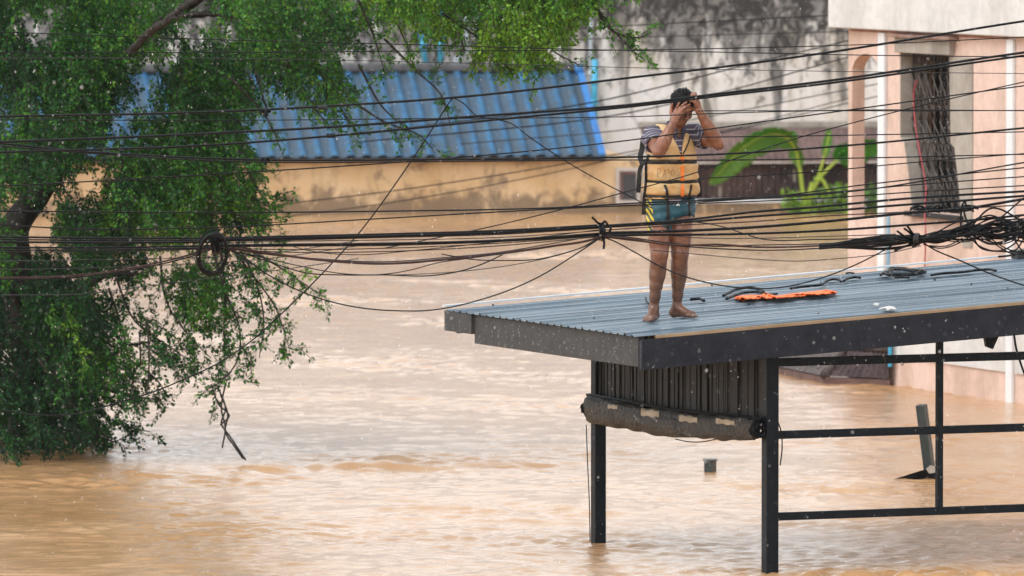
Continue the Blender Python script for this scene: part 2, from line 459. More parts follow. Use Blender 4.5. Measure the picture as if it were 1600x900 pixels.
def make_shed():
    base = onz(1203, 895)
    shed = empty("open_shed", base, "open sided metal shed in the flood with blue grey ribbed roof", "shed")
    # --- ribbed roof sheet: trapezoid ribs running down the slope
    pitch = EAVE_L / 28
    prof = [(0, 0), (.30, 0), (.40, .024), (.56, .024), (.66, 0)]
    ws = []
    rj = random.Random(12)
    for i in range(28):
        k_ = (.66 if i % 3 == 1 else .42) * rj.uniform(.8, 1.2)
        for a, h in prof: ws.append(((i + a) * pitch, h * k_))
    ws.append((EAVE_L, 0))
    ns = 40
    V = []; F = []
    for j in range(ns + 1):
        s = -.035 + (ROOF_L + .035) * j / ns
        for (wv, h) in ws:
            V.append(roofp(s, wv, h + .003 * math.sin(s * 1.1 + wv * .7)))
    k = len(ws)
    for j in range(ns):
        for i in range(k - 1):
            F.append((j * k + i, (j + 1) * k + i, (j + 1) * k + i + 1, j * k + i + 1))
    m, n, b = newmat("blue_grey_roof_sheet")
    def along(scale, st, off=0):                 # noise stretched along the ribs
        tc = n.nodes.new("ShaderNodeTexCoord"); mp = n.nodes.new("ShaderNodeMapping"); mp.vector_type = 'POINT'
        mp.inputs["Rotation"].default_value = (0, 0, -math.atan2(G.y, G.x)); mp.inputs["Location"].default_value = (off, 0, 0)
        n.links.new(tc.outputs["Object"], mp.inputs[0])
        m2 = n.nodes.new("ShaderNodeMapping"); m2.inputs["Scale"].default_value = (st, 1, .2); n.links.new(mp.outputs[0], m2.inputs[0])
        t = n.nodes.new("ShaderNodeTexNoise"); t.inputs["Scale"].default_value = scale; t.inputs["Detail"].default_value = 5; n.links.new(m2.outputs[0], t.inputs["Vector"])
        return t.outputs["Fac"]
    f1 = along(7, .06); f2 = along(1.2, .5, 3)
    c = ramp(n, f1, [(.34, (.085, .125, .165)), (.5, (.15, .205, .255)), (.68, (.25, .31, .36))])
    c = mixc(n, .4, c, ramp(n, f2, [(.35, (.7, .7, .7)), (.6, (1, 1, 1))]), 'MULTIPLY')
    n.links.new(c, b.inputs["Base Color"])
    n.links.new(ramp(n, f1, [(.3, (.20, .20, .20)), (.7, (.36, .36, .36))]), b.inputs["Roughness"])
    b.inputs["Metallic"].default_value = .15
    o = mesh_np("roof_sheet", [tuple(v) for v in V], F, m, None, False)
    sd = o.modifiers.new("solid", 'SOLIDIFY'); sd.thickness = .004; sd.offset = -1
    setparent(o, shed)
    # --- pale flashing on the far edge
    mb = MB(); mb.obox(roofp(-.03, EAVE_L - .01, .026), RF * ROOF_L, E * .05, RN * .012)
    mb.build("edge_flashing", mat("pale_wet_flashing", (.50, .55, .60), (.62, .66, .70), .3, 6), shed)
    # --- fascia beams
    def zdown(px, Y): return px / pxm(Y)
    hf = zdown(47, 60.0)
    near_dn = UZ * (-hf)
    mb = MB(); mb.obox(roofp(0.0, -.03, -.030), RF * ROOF_L, E * .05, near_dn)
    fo = mb.build("front_fascia", M['beam'], shed, bevel=.004)
    p742 = onplane(742, 500, C0, G)
    L1 = (p742 - C0).dot(E)
    mb = MB(); mb.obox(roofp(0, .024, -.010) - G * .004, G * .05, E * (L1 - .024), near_dn)
    mb.build("eave_fascia", M['beam_lit'], shed, bevel=.004)
    mb = MB(); mb.obox(roofp(0, L1 + .004, -.008) - G * .03, G * .05, E * (EAVE_L - L1), UZ * (-hf * .68))
    mb.build("eave_end_board", M['beam_lit'], shed, bevel=.004)
    mb = MB(); mb.obox(roofp(.06, EAVE_L - .06, -.03), RF * (ROOF_L - .06), E * .05, UZ * (-hf * .7))
    mb.build("back_fascia", M['beam'], shed, bevel=.004)
    mb = MB(); mb.obox(roofp(.12, -.026, -.027), RF * (ROOF_L - .12), E * .05, RN * .024)
    mb.build("wood_batten", M['batten'], shed, bevel=.002)
    for wv in (.9, 1.8, 2.7):
        mb = MB(); mb.obox(roofp(.06, wv, -.075), RF * (ROOF_L - .1), E * .045, RN * .07)
        mb.build("roof_purlin", M['black_metal'], shed)
    # --- posts
    def post(u, v, wpx, Ytop_pt=None):
        g = onz(u, v)
        wd = wpx / pxm(g.y) / (G.x + E.x * -1 * .9) if False else wpx / pxm(g.y) * .72
        # top follows the underside of the roof
        s = (g - C0).dot(G); zt = C0.z + s * math.tan(ROOF_A) - .07
        mb = MB()
        o = Vector((g.x, g.y, -1.9)) - G * wd * .5 - E * wd * .5
        mb.obox(o, G * wd, E * wd, UZ * (zt + 1.9))
        mb.build("post", M['black_metal'], shed, bevel=.006)
        return g, wd, zt
    gL, wL, zL = post(935, 849, 26)
    gR, wR, zR = post(1203, 895, 29)
    # supports beyond the picture's right edge
    far_s = ROOF_L - .5
    for wv in ((gR - C0).dot(E), (gL - C0).dot(E)):
        b0 = C0 + G * far_s + E * wv
        mb = MB(); zt = C0.z + far_s * math.tan(ROOF_A) - .07
        mb.obox(Vector((b0.x, b0.y, -1.9)), G * wR, E * wR, UZ * (zt + 1.9))
        mb.build("post", M['black_metal'], shed, bevel=.006)
    # --- side frame: rails along G from the right post
    rw = .045
    Lr = far_s - (gR - C0).dot(G)
    for v, hpx in ((566, 13), (679.5, 12.5), (807, 12.5)):
        h = hpx / pxm(gR.y)
        p = onplane(1217, v, gR, E)
        o = gR + G * (wR * .5 + .002); o = Vector((o.x, o.y, p.z - h / 2)) - E * rw / 2
        mb = MB(); mb.obox(o, G * Lr, E * rw, UZ * h)
        mb.build("rail", M['black_metal'], shed, bevel=.004)
    pt = onplane(1468, 532, gR, E); pb = onplane(1468, 800, gR, E)
    wm = 12 / pxm(gR.y) * .78
    zt = C0.z + (pt - C0).dot(G) * math.tan(ROOF_A) - .07
    o = Vector((pt.x, pt.y, pb.z)) - G * wm / 2 - E * (wm / 2 + .004)
    mb = MB(); mb.obox(o, G * wm, E * (wm + .008), UZ * (zt - pb.z))
    mb.build("mullion", M['black_metal'], shed, bevel=.004)
    # --- slatted screen between the two posts
    dv = (gL - gR); D2 = Vector((dv.x, dv.y, 0)); Ls = D2.length; D2.normalize()
    N2 = Vector((D2.y, -D2.x, 0)); N2 = N2 if N2.y < 0 else -N2
    nsl = 96; rr = random.Random(4)
    mb = MB()
    for i in range(nsl):
        t0 = wR * .5 + (Ls - wR * .4) * i / nsl; t1 = t0 + (Ls - wR * .4) / nsl + .003
        p0 = gR + D2 * t0
        s0 = (p0 - C0).dot(G); zt = C0.z + s0 * math.tan(ROOF_A) - .085
        zb = onplane(1190 - (1190 - 925) * i / nsl, 668 - 30 * i / nsl, gR, N2).z
        y = rr.uniform(0, .022)
        mb.obox(Vector((p0.x, p0.y, zb)) + N2 * y, D2 * (t1 - t0), -N2 * .012, UZ * (zt - zb))
    sc = mb.build("slat_screen", M['slat'], shed)
    mb = MB(); p0 = gR + D2 * (wR * .5 + .01) - N2 * .03; p1 = gR + D2 * (Ls - .02) - N2 * .03
    zt0 = C0.z + (p0 - C0).dot(G) * math.tan(ROOF_A) - .09; zt1 = C0.z + (p1 - C0).dot(G) * math.tan(ROOF_A) - .09
    q0 = onplane(1190, 672, gR, N2).z; q1 = onplane(925, 642, gR, N2).z
    mb.prism([Vector((p0.x, p0.y, q0)), Vector((p1.x, p1.y, q1)), Vector((p1.x, p1.y, zt1)), Vector((p0.x, p0.y, zt0))], -N2 * .01)
    mb.build("added_gap_board", M['dark'], shed)  # added sheet that stops light streaks showing through the slat gaps
    # screws in rows across the ribs
    sm = MB(); sm.tube([(0, 0, -.006), (0, 0, .006)], .008, 6)
    first = None
    for s in np.arange(.35, 3.5, .62):
        for i in range(2, 28, 5):
            if rr.random() < .45: continue
            p = roofp(s + rr.uniform(-.03, .03), (i + .48) * pitch, .014)
            if first is None:
                first = sm.build("roof_screw", M['black_metal'])
                first.location = p; setparent(first, shed)
            else:
                c = first.copy(); link(c); c.location = p
    # rope/cable stubs under the roof at the right
    return gL, gR, wL, wR, D2, N2
gL, gR, wL, wR, D2, N2 = make_shed()

# --- rolled tarpaulin hung between the posts
def make_roll():
    a = onplane(922, 638, gR + N2 * .10, N2); b = onplane(1181, 671, gR + N2 * .10, N2)
    root = empty("rolled_tarpaulin", (a + b) / 2, "muddy rolled up tarpaulin blind tied between the two front shed posts", "tarpaulin")
    ax = (b - a); L = ax.length; ax.normalize()
    side = ax.cross(UZ).normalized()
    up = side.cross(ax).normalized()
    rr = random.Random(5)
    n, m = 130, 40
    V = []; F = []
    for i in range(n + 1):
        t = i / n
        sag = -.040 * math.sin(math.pi * t) + .004 * math.sin(t * 9)
        r0 = .088 - .020 * t + .004 * math.sin(t * 17) + .003 * math.sin(t * 47 + 1)
        c = a + ax * (L * t) + UZ * sag
        for k in range(m):
            an = 2 * math.pi * k / m
            r = r0 * (1 + .045 * math.sin(3 * an + t * 5) + .03 * math.sin(5 * an - t * 11) + .030 * math.sin(2 * an + t * 60) + .028 * math.sin(11 * an + t * 9 + 2 * math.sin(t * 7)) + .012 * math.sin(4 * an - t * 70))
            # flattened lap of the outer layer
            V.append(c + side * math.cos(an) * r * .62 + up * math.sin(an) * r * 1.2)
    for i in range(n):
        for k in range(m):
            k2 = (k + 1) % m
            F.append((i * m + k, i * m + k2, (i + 1) * m + k2, (i + 1) * m + k))
    F.append(tuple(range(m - 1, -1, -1))); F.append(tuple(n * m + k for k in range(m)))
    roll = mesh_np("roll", [tuple(v) for v in V], F, M['tarp'], root)
    bvh = BVHTree.FromPolygons([tuple(v) for v in V], F)
    toward = (CAMV - (a + b) / 2).normalized()
    for (t, dt, dz, hh) in ((.14, .030, .052, .018), (.37, .055, .062, .032), (.60, .055, .056, .028), (.82, .055, .050, .022)):
        nu, nv = 10, 6; W = []; Q = []
        for i in range(nu + 1):
            for j in range(nv + 1):
                q = a + ax * L * (t + dt * (i / nu * 2 - 1)) + UZ * (-.045 * math.sin(math.pi * t) + dz + hh * (j / nv * 2 - 1) * (.8 + .2 * math.sin(i * 1.3)))
                hit = bvh.ray_cast(q + toward * 1, -toward)
                W.append((hit[0] + toward * .004) if hit[0] else q)
        for i in range(nu):
            for j in range(nv):
                Q.append((i * (nv + 1) + j, (i + 1) * (nv + 1) + j, (i + 1) * (nv + 1) + j + 1, i * (nv + 1) + j + 1))
        mesh_np("patch", [tuple(v) for v in W], Q, M['patch'], root)
    mb = MB(); mb.tube([a - ax * .05 + up * .10, a + ax * .02 + up * .105, (a + b) / 2 + up * .10 - UZ * .03, b + up * .085, b + ax * .05 + up * .08], .012, 6)
    mb.build("top_pole", M['black_metal'], root)
    for p, sgn in ((a, -1), (b, 1)):
        mb = MB()
        for q in range(5):
            off = ax * sgn * (.012 + .012 * q)
            ring = [p + off + (side * math.cos(x) + up * math.sin(x)) * (.055 - .004 * q + rr.uniform(-.012, .012)) for x in np.linspace(0, 6.283, 13)]
            mb.tube(ring, .009, 5)
        mb.tube([p + up * .1, p + up * .05 + ax * sgn * .04, p - up * .03 + ax * sgn * .05], .012, 5)
        mb.build("tie_rope", M['cable'], root)
    # loose cords hanging from the ends
    for nm, pts in (("hanging_cord", [(916, 664), (918, 720), (921, 790), (922, 846)]), ):
        mb = MB(); mb.tube(catmull([at(u, v, a.y - .02) for u, v in pts], 8), .004, 5); mb.build(nm, M['cable'], root)
    mb = MB(); mb.tube(catmull([at(u, v, b.y - .15) for u, v in ((1214, 655), (1220, 672), (1222, 700), (1219, 727))], 8), .005, 5); mb.build("hanging_cord", M['cable'], root)
    mb = MB(); mb.tube(catmull([at(u, v, (a.y + b.y) / 2 - .15) for u, v in ((1055, 686), (1075, 690), (1095, 690.5), (1120, 686))], 8), .004, 5); mb.build("hanging_cord", M['cable'], root)
make_roll()

# ================================================================== PINK BUILDING
def make_pink():
    A = onz(1392, 601); B = onz(1580, 629)
    T = (B - A); T.z = 0; T.normalize()          # toward the camera, to the right
    NI = Vector((-T.y, T.x, 0))
    if NI.x < 0: NI = -NI                        # into the building
    root = empty("pink_building", A, "pink and white plastered building with grilled window and arched opening", "building")
    def tz(u, v, dep=0):
        p = onplane(u, v, A + NI * dep, NI)
        return ((p - A).dot(T), p.z)
    def P(t, z, dep=0):
        return A + T * t + UZ * z + NI * dep
    zt = tz(1450, 50)[1]                         # underside of the white upper block
    t_end = tz(1600, 300)[0] + 5.0
    pz = -2.0
    # arch wing
    tL = tz(1325.5, 200)[0]; tAL = tz(1331.5, 200)[0]; tAR = tz(1374, 200)[0]
    z_spring = tz(1332, 106)[1]; z_arch = tz(1353, 84)[1]; z_sill = tz(1352, 341)[1]
    TH = .135
    mb = MB()
    def slab(pts, dep0, dep1, mbx=None):
        (mbx or mb).prism([P(t, z, dep0) for t, z in pts], NI * (dep1 - dep0))
    # window opening outline in wall coordinates
    wpx_l = [(1408, 80), (1408, 214), (1414, 222), (1420, 262), (1424, 300), (1427, 333)]
    wpx_r = [(1484, 86), (1486, 224), (1492, 231), (1498, 285), (1503, 333)]
    WL = [tz(u, v) for u, v in wpx_l]; WR = [tz(u, v) for u, v in wpx_r]
    zb = (WL[-1][1] + WR[-1][1]) / 2; ztop = (WL[0][1] + WR[0][1]) / 2
    WL[0] = (WL[0][0], ztop); WR[0] = (WR[0][0], ztop); WL[-1] = (WL[-1][0], zb); WR[-1] = (WR[-1][0], zb)
    # left column, spandrel over the arch, sill wall
    slab([(tL, z_sill), (tAL, z_sill), (tAL, z_spring), (tL, z_spring)], 0, TH)
    arc = []
    for i in range(13):
        x = i / 12
        arc.append((tAL + (tAR - tAL) * x, z_spring + (z_arch - z_spring) * math.sin(math.pi * x) ** .6))
    slab([(tL, z_spring)] + arc + [(tAR, zt), (tL, zt)], 0, TH)
    slab([(tL, pz), (tAR, pz), (tAR, z_sill), (tL, z_sill)], 0, TH)
    # main wall pieces round the window
    slab([(tAR, zb), (WL[-1][0], zb)] + WL[::-1][1:] + [(WL[0][0], zt), (tAR, zt)], 0, TH)
    slab([(WR[-1][0], zb), (t_end, zb), (t_end, zt), (WR[0][0], zt)] + WR[:-1], 0, TH)
    slab([WL[0], WR[0], (WR[0][0], zt), (WL[0][0], zt)], 0, TH)
    slab([(tAR, pz), (t_end, pz), (t_end, zb), (tAR, zb)], 0, TH)
    mb.build("wall", M['pink_paint'], root)
    # end wall and rest of the box behind
    mb = MB()
    mb.obox(P(tAR + .02, pz, TH + .002), T * .2, NI * 6, UZ * (zt - pz))
    mb.build("side_wall", M['pink_paint'], root)
    mb = MB(); mb.obox(P(t_end - .2, pz, TH + .002), T * .2, NI * 6, UZ * (zt - pz))
    mb.build("side_wall", M['pink_paint'], root)
    # white upper storey
    tw = tz(1308, 20)[0]
    mb = MB(); mb.obox(P(tw, zt, -.10), T * (t_end - tw), NI * 6.5, UZ * 3.2)
    mb.build("upper_storey", M['white_paint'], root, bevel=.01)
    # thin rusty drip line under the white block
    mb = MB(); mb.obox(P(tz(1330, 46)[0], zt - .030, -.012), T * (tz(1576, 52)[0] - tz(1330, 46)[0]), NI * .010, UZ * .028)
    mb.build("drip_line", mat("rust_drip_line", (.22, .09, .06), (.40, .22, .17), .7, 5), root)
    # white pilasters and band
    for (u0, u1, v) in ((1376, 1386, 200), (1577, 1587, 200)):
        t0 = tz(u0, v)[0]; t1 = tz(u1, v)[0]
        mb = MB(); mb.obox(P(t0, pz, -.035), T * (t1 - t0), NI * .033, UZ * (zt - pz - .03))
        mb.build("pilaster", M['trim_white'], root, bevel=.004)
    zb1 = tz(1500, 571)[1]; zb0 = zb1 + .62
    t0 = tz(1387, 560)[0]; t1 = tz(1576, 560)[0]
    mb = MB(); mb.obox(P(t0, zb1, -.018), T * (t1 - t0), NI * .016, UZ * (zb0 - zb1))
    t2 = tz(1588, 560)[0]
    mb.obox(P(t2, zb1, -.018), T * (t_end - t2), NI * .016, UZ * (zb0 - zb1))
    mb.build("white_band", M['white_paint'], root)
    # --- window
    win = MB()
    g0 = tz(1484.5, 90)[0]; g1 = tz(1521, 90)[0]
    zlow = tz(1500, 385)[1]
    win.prism([P(g0 + .01, ztop - .02, -.012), P(g1, ztop - .02, -.012), P(g1, zlow, -.012), P(WR[-1][0] + .04, zlow, -.012), P(WR[-1][0] + .02, zb, -.012), P(WR[2][0] + .02, WR[2][1], -.012), P(WR[1][0] + .02, WR[1][1], -.012)], NI * .010)
    wo = win.build("window", M['grey_plaster'], root)
    rv = MB()                                        # reveal (far jamb, sill, head) lining the opening
    def strip(pts, d0, d1, th):
        for (p, q) in zip(pts[:-1], pts[1:]):
            rv.poly([P(p[0], p[1], d0), P(q[0], q[1], d0), P(q[0], q[1], d1), P(p[0], p[1], d1),
                     P(p[0] + th, p[1], d0), P(q[0] + th, q[1], d0), P(q[0] + th, q[1], d1), P(p[0] + th, p[1], d1)],
                    [(0, 1, 2, 3), (7, 6, 5, 4), (0, 3, 7, 4), (1, 5, 6, 2), (0, 4, 5, 1), (3, 2, 6, 7)])
    strip(WL, -.012, .30, .012)
    rv.build("reveal", M['grey_plaster'], wo)
    rv = MB()
    strip([(t - .014, z) for t, z in WR], .0, .30, .012)
    rv.build("reveal", M['grey_plaster'], wo)
    hd = MB()                                        # projecting concrete head
    h0 = tz(1406, 66)[0]; h1 = tz(1492, 66)[0]
    hd.obox(P(h0, ztop - .005, -.06), T * (h1 - h0), NI * .058, UZ * (zt - ztop - .06))
    hd.build("lintel", M['grey_plaster'], wo, bevel=.006)
    hd = MB(); hd.obox(P(h0 - .05, zt - .062, -.12), T * (h1 - h0 + .15), NI * .118, UZ * .03)
    hd.build("hood", mat("rusty_hood_edge", (.16, .08, .06), (.34, .24, .2), .8, 6), wo, bevel=.004)
    sl_ = MB(); sl_.obox(P(WL[-1][0] - .05, zb - .05, -.08), T * (WR[-1][0] - WL[-1][0] + .12), NI * .078, UZ * .048)
    sl_.build("sill", M['dark'], wo, bevel=.004)
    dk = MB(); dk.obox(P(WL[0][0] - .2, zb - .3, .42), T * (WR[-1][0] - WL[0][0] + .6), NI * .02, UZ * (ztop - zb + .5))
    dk.build("dark_interior", M['dark'], wo)  # near-black panel, the unlit room's shade put into its colour
    # concertina grille
    gr = MB(); dep = .12
    def edge(E_, z):
        zs = [q[1] for q in E_][::-1]; ts = [q[0] for q in E_][::-1]
        return float(np.interp(z, zs, ts))
    nb = 8
    zz = np.linspace(zb, ztop, 15)
    def gp(f, z, d): return P(edge(WL, z) + .03 + (edge(WR, z) - edge(WL, z) + .16) * f, z, d)
    for i in range(nb + 1):
        pts = [gp(i / nb, z, dep) for z in zz]
        gr.tube(pts, .010, 4)
        if i < nb:
            for j in range(0, 14, 2):
                a_, b_ = (i, i + 1) if (j // 2) % 2 == 0 else (i + 1, i)
                gr.tube([gp(a_ / nb, zz[j], dep - .02), gp(b_ / nb, zz[j + 2], dep - .02)], .0075, 4)
                gr.tube([gp(b_ / nb, zz[j], dep + .02), gp(a_ / nb, zz[j + 2], dep + .02)], .0075, 4)
    for z in (zb + .03, zb + (ztop - zb) * .33, zb + (ztop - zb) * .66, ztop - .03):
        gr.tube([gp(0, z, dep + .03), gp(1, z, dep + .03)], .012, 4)
    gr.build("grille", M['grille'], wo)
    # downpipe at the left corner
    def pipe(v0, v1, u, m, r):
        a = onplane(u, v0, A - NI * .07, NI); b = onplane(u, v1, A - NI * .07, NI); b = Vector((a.x, a.y, b.z))
        mb = MB(); mb.tube([a, b], r, 12); mb.build("downpipe", m, root, smooth=False)
    pipe(338, 530, 1388.5, mat("light_blue_pipe", (.16, .36, .50), (.26, .46, .6), .4, 2), .018)  # upper length, a paler blue than the lower one
    pipe(530.5, 573, 1391, M['pipe_cyan'], .02)
    # hose hanging from the grille
    hose = MB()
    hp = [onplane(u, v, A + NI * .05, NI) for u, v in ((1432, 126), (1428, 145), (1430, 190), (1435, 225), (1442, 262), (1446, 285), (1445, 335), (1446, 350), (1445, 420))]
    hp[-2] = onplane(1446, 352, A - NI * .1, NI); hp[-1] = onplane(1445, 420, A - NI * .02, NI); hp[-3] = onplane(1445, 335, A - NI * .09, NI)
    hose.tube(catmull(hp, 8), .008, 6)
    tag(hose.build("hose", M['red_hose'], None, True), "thin red hose hanging down from the rusty window grille", "hose")
    return A, T, NI
make_pink()

# ================================================================== SUNKEN TILED ROOF beside the pink building
def make_sunken():
    c1 = onz(1288, 599); c0 = onz(1165, 574); c2 = onz(1389, 602.5)
    rim = .07
    root = empty("sunken_tiled_roof", c1, "old brown tiled roof just above the flood under the shed roof", "roof")
    r0 = at(1325, 544, c1.y + .62); r1 = at(1390, 547, c2.y + .04); r2 = at(1180, 552, c1.y + 3.0)
    def tiles(a, b, c, d, nm, rows, colsn, mt):
        V = []; F = []; rr = random.Random(9)
        nu, nv = colsn * 4, rows * 2
        nrm = ((b - a).cross(d - a)).normalized()
        if nrm.z < 0: nrm = -nrm
        for i in range(nu + 1):
            for j in range(nv + 1):
                u = i / nu; v = j / nv
                p = (a * (1 - u) + b * u) * (1 - v) + (d * (1 - u) + c * u) * v
                hgt = (.010 * math.cos(2 * math.pi * u * colsn) + (.014 if j % 2 == 0 else 0) + rr.uniform(-.006, .006)) * (1 if 0 < j else .2)
                V.append(p + nrm * hgt)
        for i in range(nu):
            for j in range(nv):
                F.append((i * (nv + 1) + j, (i + 1) * (nv + 1) + j, (i + 1) * (nv + 1) + j + 1, i * (nv + 1) + j + 1))
        mesh_np(nm, [tuple(x) for x in V], F, mt, root, False)
    up = UZ * rim
    tiles(c0 + up, c1 + up, r0, r2, "tile_slope", 6, 14, M['tile'])
    tiles(c1 + up, c2 + up, r1, r0, "tile_slope", 6, 10, mat("dark_purple_roof_tiles", (.03, .016, .018), (.06, .036, .04), .75, 6, bmp=.5, bdist=.03))  # right slope darker and more purple than the left
    mb = MB()
    for a, b in ((c0, c1), (c1, c2)):
        d = (b - a).normalized(); nn = Vector((-d.y, d.x, 0)); nn = nn if nn.y > 0 else -nn
        mb.obox(a - UZ * 1.5 + nn * .01, b - a, nn * .06, UZ * (1.5 + rim - .01))
    mb.build("eave_board", M['tile_rim'], root)
    mb = MB(); mb.tube([c1 + up + UZ * .01, r0 + UZ * .02], .05, 8); mb.tube([r2, r0 + UZ * .02, r1 + UZ * .02], .05, 8)
    mb.build("hip_ridge", M['tile'], root, True)
make_sunken()

# ================================================================== YELLOW HOUSE WITH BLUE ROOF
YD = Vector((1, .12, 0)).normalized()             # facade direction
YB = onz(700, 334); YN = Vector((YD.y, -YD.x, 0))  # facing the camera
def yp(u, v, off=0):
    return onplane(u, v, YB + YN * off, YN)
def make_yellow():
    root = empty("yellow_house", YB, "flooded ochre house with bright blue tiled roof behind the tree", "house")
    pL = yp(-260, 250); pR = yp(1004, 250)
    zt = yp(700, 252).z
    LW = (pR - pL).dot(YD); oL = Vector((pL.x, pL.y, 0))
    mb = MB(); mb.obox(oL - UZ * 2, YD * LW, -YN * 4.0, UZ * (zt + 2))
    mb.build("wall", M['yellow_wall'], root)
    mb = MB(); mb.obox(Vector((oL.x, oL.y, zt + .002)) + YN * .16, YD * (LW - .55), -YN * .3, UZ * .055)
    mb.build("eave_board", mat("dark_eave_board", (.05, .045, .045), (.10, .09, .085), .8, 4), root)
    # damp dark plinth line below the ochre band
    # blue roof
    e0 = yp(-260, 247, .22); e1 = yp(936, 244, .22)
    e0.z = e1.z = zt + .062
    rise = 1.16; run = 1.75
    vv = -YN * run + UZ * rise
    vv = vv + YD * (-.10)
    L = (e1 - e0).dot(YD)
    npit = .225; nc = int(L / npit); npit = L / nc
    rows = 5; sub = 6
    V = []; F = []; VAL = []
    nu = nc * sub
    lines = []
    for r in range(rows):
        lines += [(r / rows, .010), ((r + 1) / rows - .004, .004)]
    nrm = YD.cross(vv).normalized(); nrm = nrm if nrm.z > 0 else -nrm
    rr = random.Random(2)
    jit = [rr.uniform(-.004, .004) for _ in range(nc + 1)]
    for (f, lift) in lines:
        for i in range(nu + 1):
            u = i / sub; fr = u - math.floor(u)
            prof = .042 * max(0, math.sin(math.pi * min(fr / .62, 1))) ** .8 if fr < .62 else -.006
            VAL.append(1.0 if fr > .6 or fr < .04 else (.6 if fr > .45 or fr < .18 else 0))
            V.append(e0 + YD * (npit * u) + vv * f + nrm * (prof + lift + jit[int(u) % nc]))
    for j in range(len(lines) - 1):
        for i in range(nu):
            a = j * (nu + 1) + i
            F.append((a, a + 1, a + nu + 2, a + nu + 1))
    m, n, b = newmat("blue_glazed_roof_tile")
    f1 = noise(n, 1.6, 6, .7, (1, 1, 1.2), .4)
    f2 = noise(n, 5, 5, .7)
    c = ramp(n, f1, [(.34, (.018, .075, .12)), (.5, (.006, .130, .31)), (.66, (.03, .17, .31))])
    c = mixc(n, .75, c, ramp(n, f2, [(.36, (.30, .32, .36)), (.6, (1, 1, 1))]), 'MULTIPLY')
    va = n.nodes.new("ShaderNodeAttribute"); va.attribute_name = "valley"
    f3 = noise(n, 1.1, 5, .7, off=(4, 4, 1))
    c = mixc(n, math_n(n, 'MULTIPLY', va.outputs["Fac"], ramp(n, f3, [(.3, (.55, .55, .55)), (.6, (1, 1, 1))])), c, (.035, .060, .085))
    n.links.new(c, b.inputs["Base Color"]); b.inputs["Roughness"].default_value = .45
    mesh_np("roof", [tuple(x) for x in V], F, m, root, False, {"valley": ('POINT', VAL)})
    # barge board on the right edge, ridge cap
    mb = MB(); mb.obox(e1 + nrm * -.03, YD * .10, vv, nrm * .085)
    mb.build("barge_board", mat("blue_barge_board", (.02, .13, .38), (.03, .19, .5), .5, 3), root, bevel=.01)
    mb = MB(); q0 = e0 + vv; q1 = e1 + vv
    mb.obox(q0 - YN * -.03 + nrm * .02, q1 - q0, -YN * .30, UZ * .13)
    mb.build("ridge_cap", M['ridge'], root, bevel=.04)
    mb = MB(); mb.tube([q1 + nrm * .05 - YD * .03, q1 + nrm * .05 + YD * .09 + UZ * .02], .075, 12)
    mb.build("ridge_end", mat("blue_ridge_end", (.02, .13, .42), (.03, .2, .52), .4, 3), root, True)
    # grey gable end under the verge and back slope
    mb = MB(); mb.prism([e1 - YN * .25 - UZ * .05, e1 + vv - UZ * .1 , e1 + vv - YN * 1.9 - UZ * 1.2], YD * .08)
    mb.build("gable", M['grey_plaster'], root)
    mb = MB(); mb.obox(e0 + vv - YN * .12, YD * L, -YN * 1.7 - UZ * 1.1, nrm * .03)
    mb.build("back_slope", M['ridge'], root)
    # lean-to with a small window at the right end
    w0 = yp(962, 262, .02); w1 = yp(1000, 318, .02)
    W = (w1 - w0).dot(YD); H = w0.z - w1.z
    fr = MB(); o = Vector((w0.x, w0.y, w1.z))
    t = .05
    for (a, b_, c_, d_) in ((0, 0, W, t), (0, H - t, W, t), (0, t, t, H - 2 * t), (W - t, t, t, H - 2 * t)):
        fr.obox(o + YD * a + UZ * b_, YD * c_, YN * .03, UZ * d_)
    fo = fr.build("window", M['frame_pale'], root)
    mb = MB(); mb.obox(o + YD * t + UZ * t + YN * .002, YD * .05, YN * .018, UZ * (H - 2 * t)); mb.obox(o + YD * (t + .05) + UZ * (H - t - .05) + YN * .002, YD * (W - 2 * t - .05), YN * .018, UZ * .05)
    mb.build("inner_frame", M['frame_brown'], fo)
    mb = MB(); mb.obox(o + YD * (t + .05) + UZ * t - YN * -.002, YD * (W - 2 * t - .05), YN * .008, UZ * (H - 2 * t - .05))
    mb.build("pane", M['glass'], fo)
make_yellow()

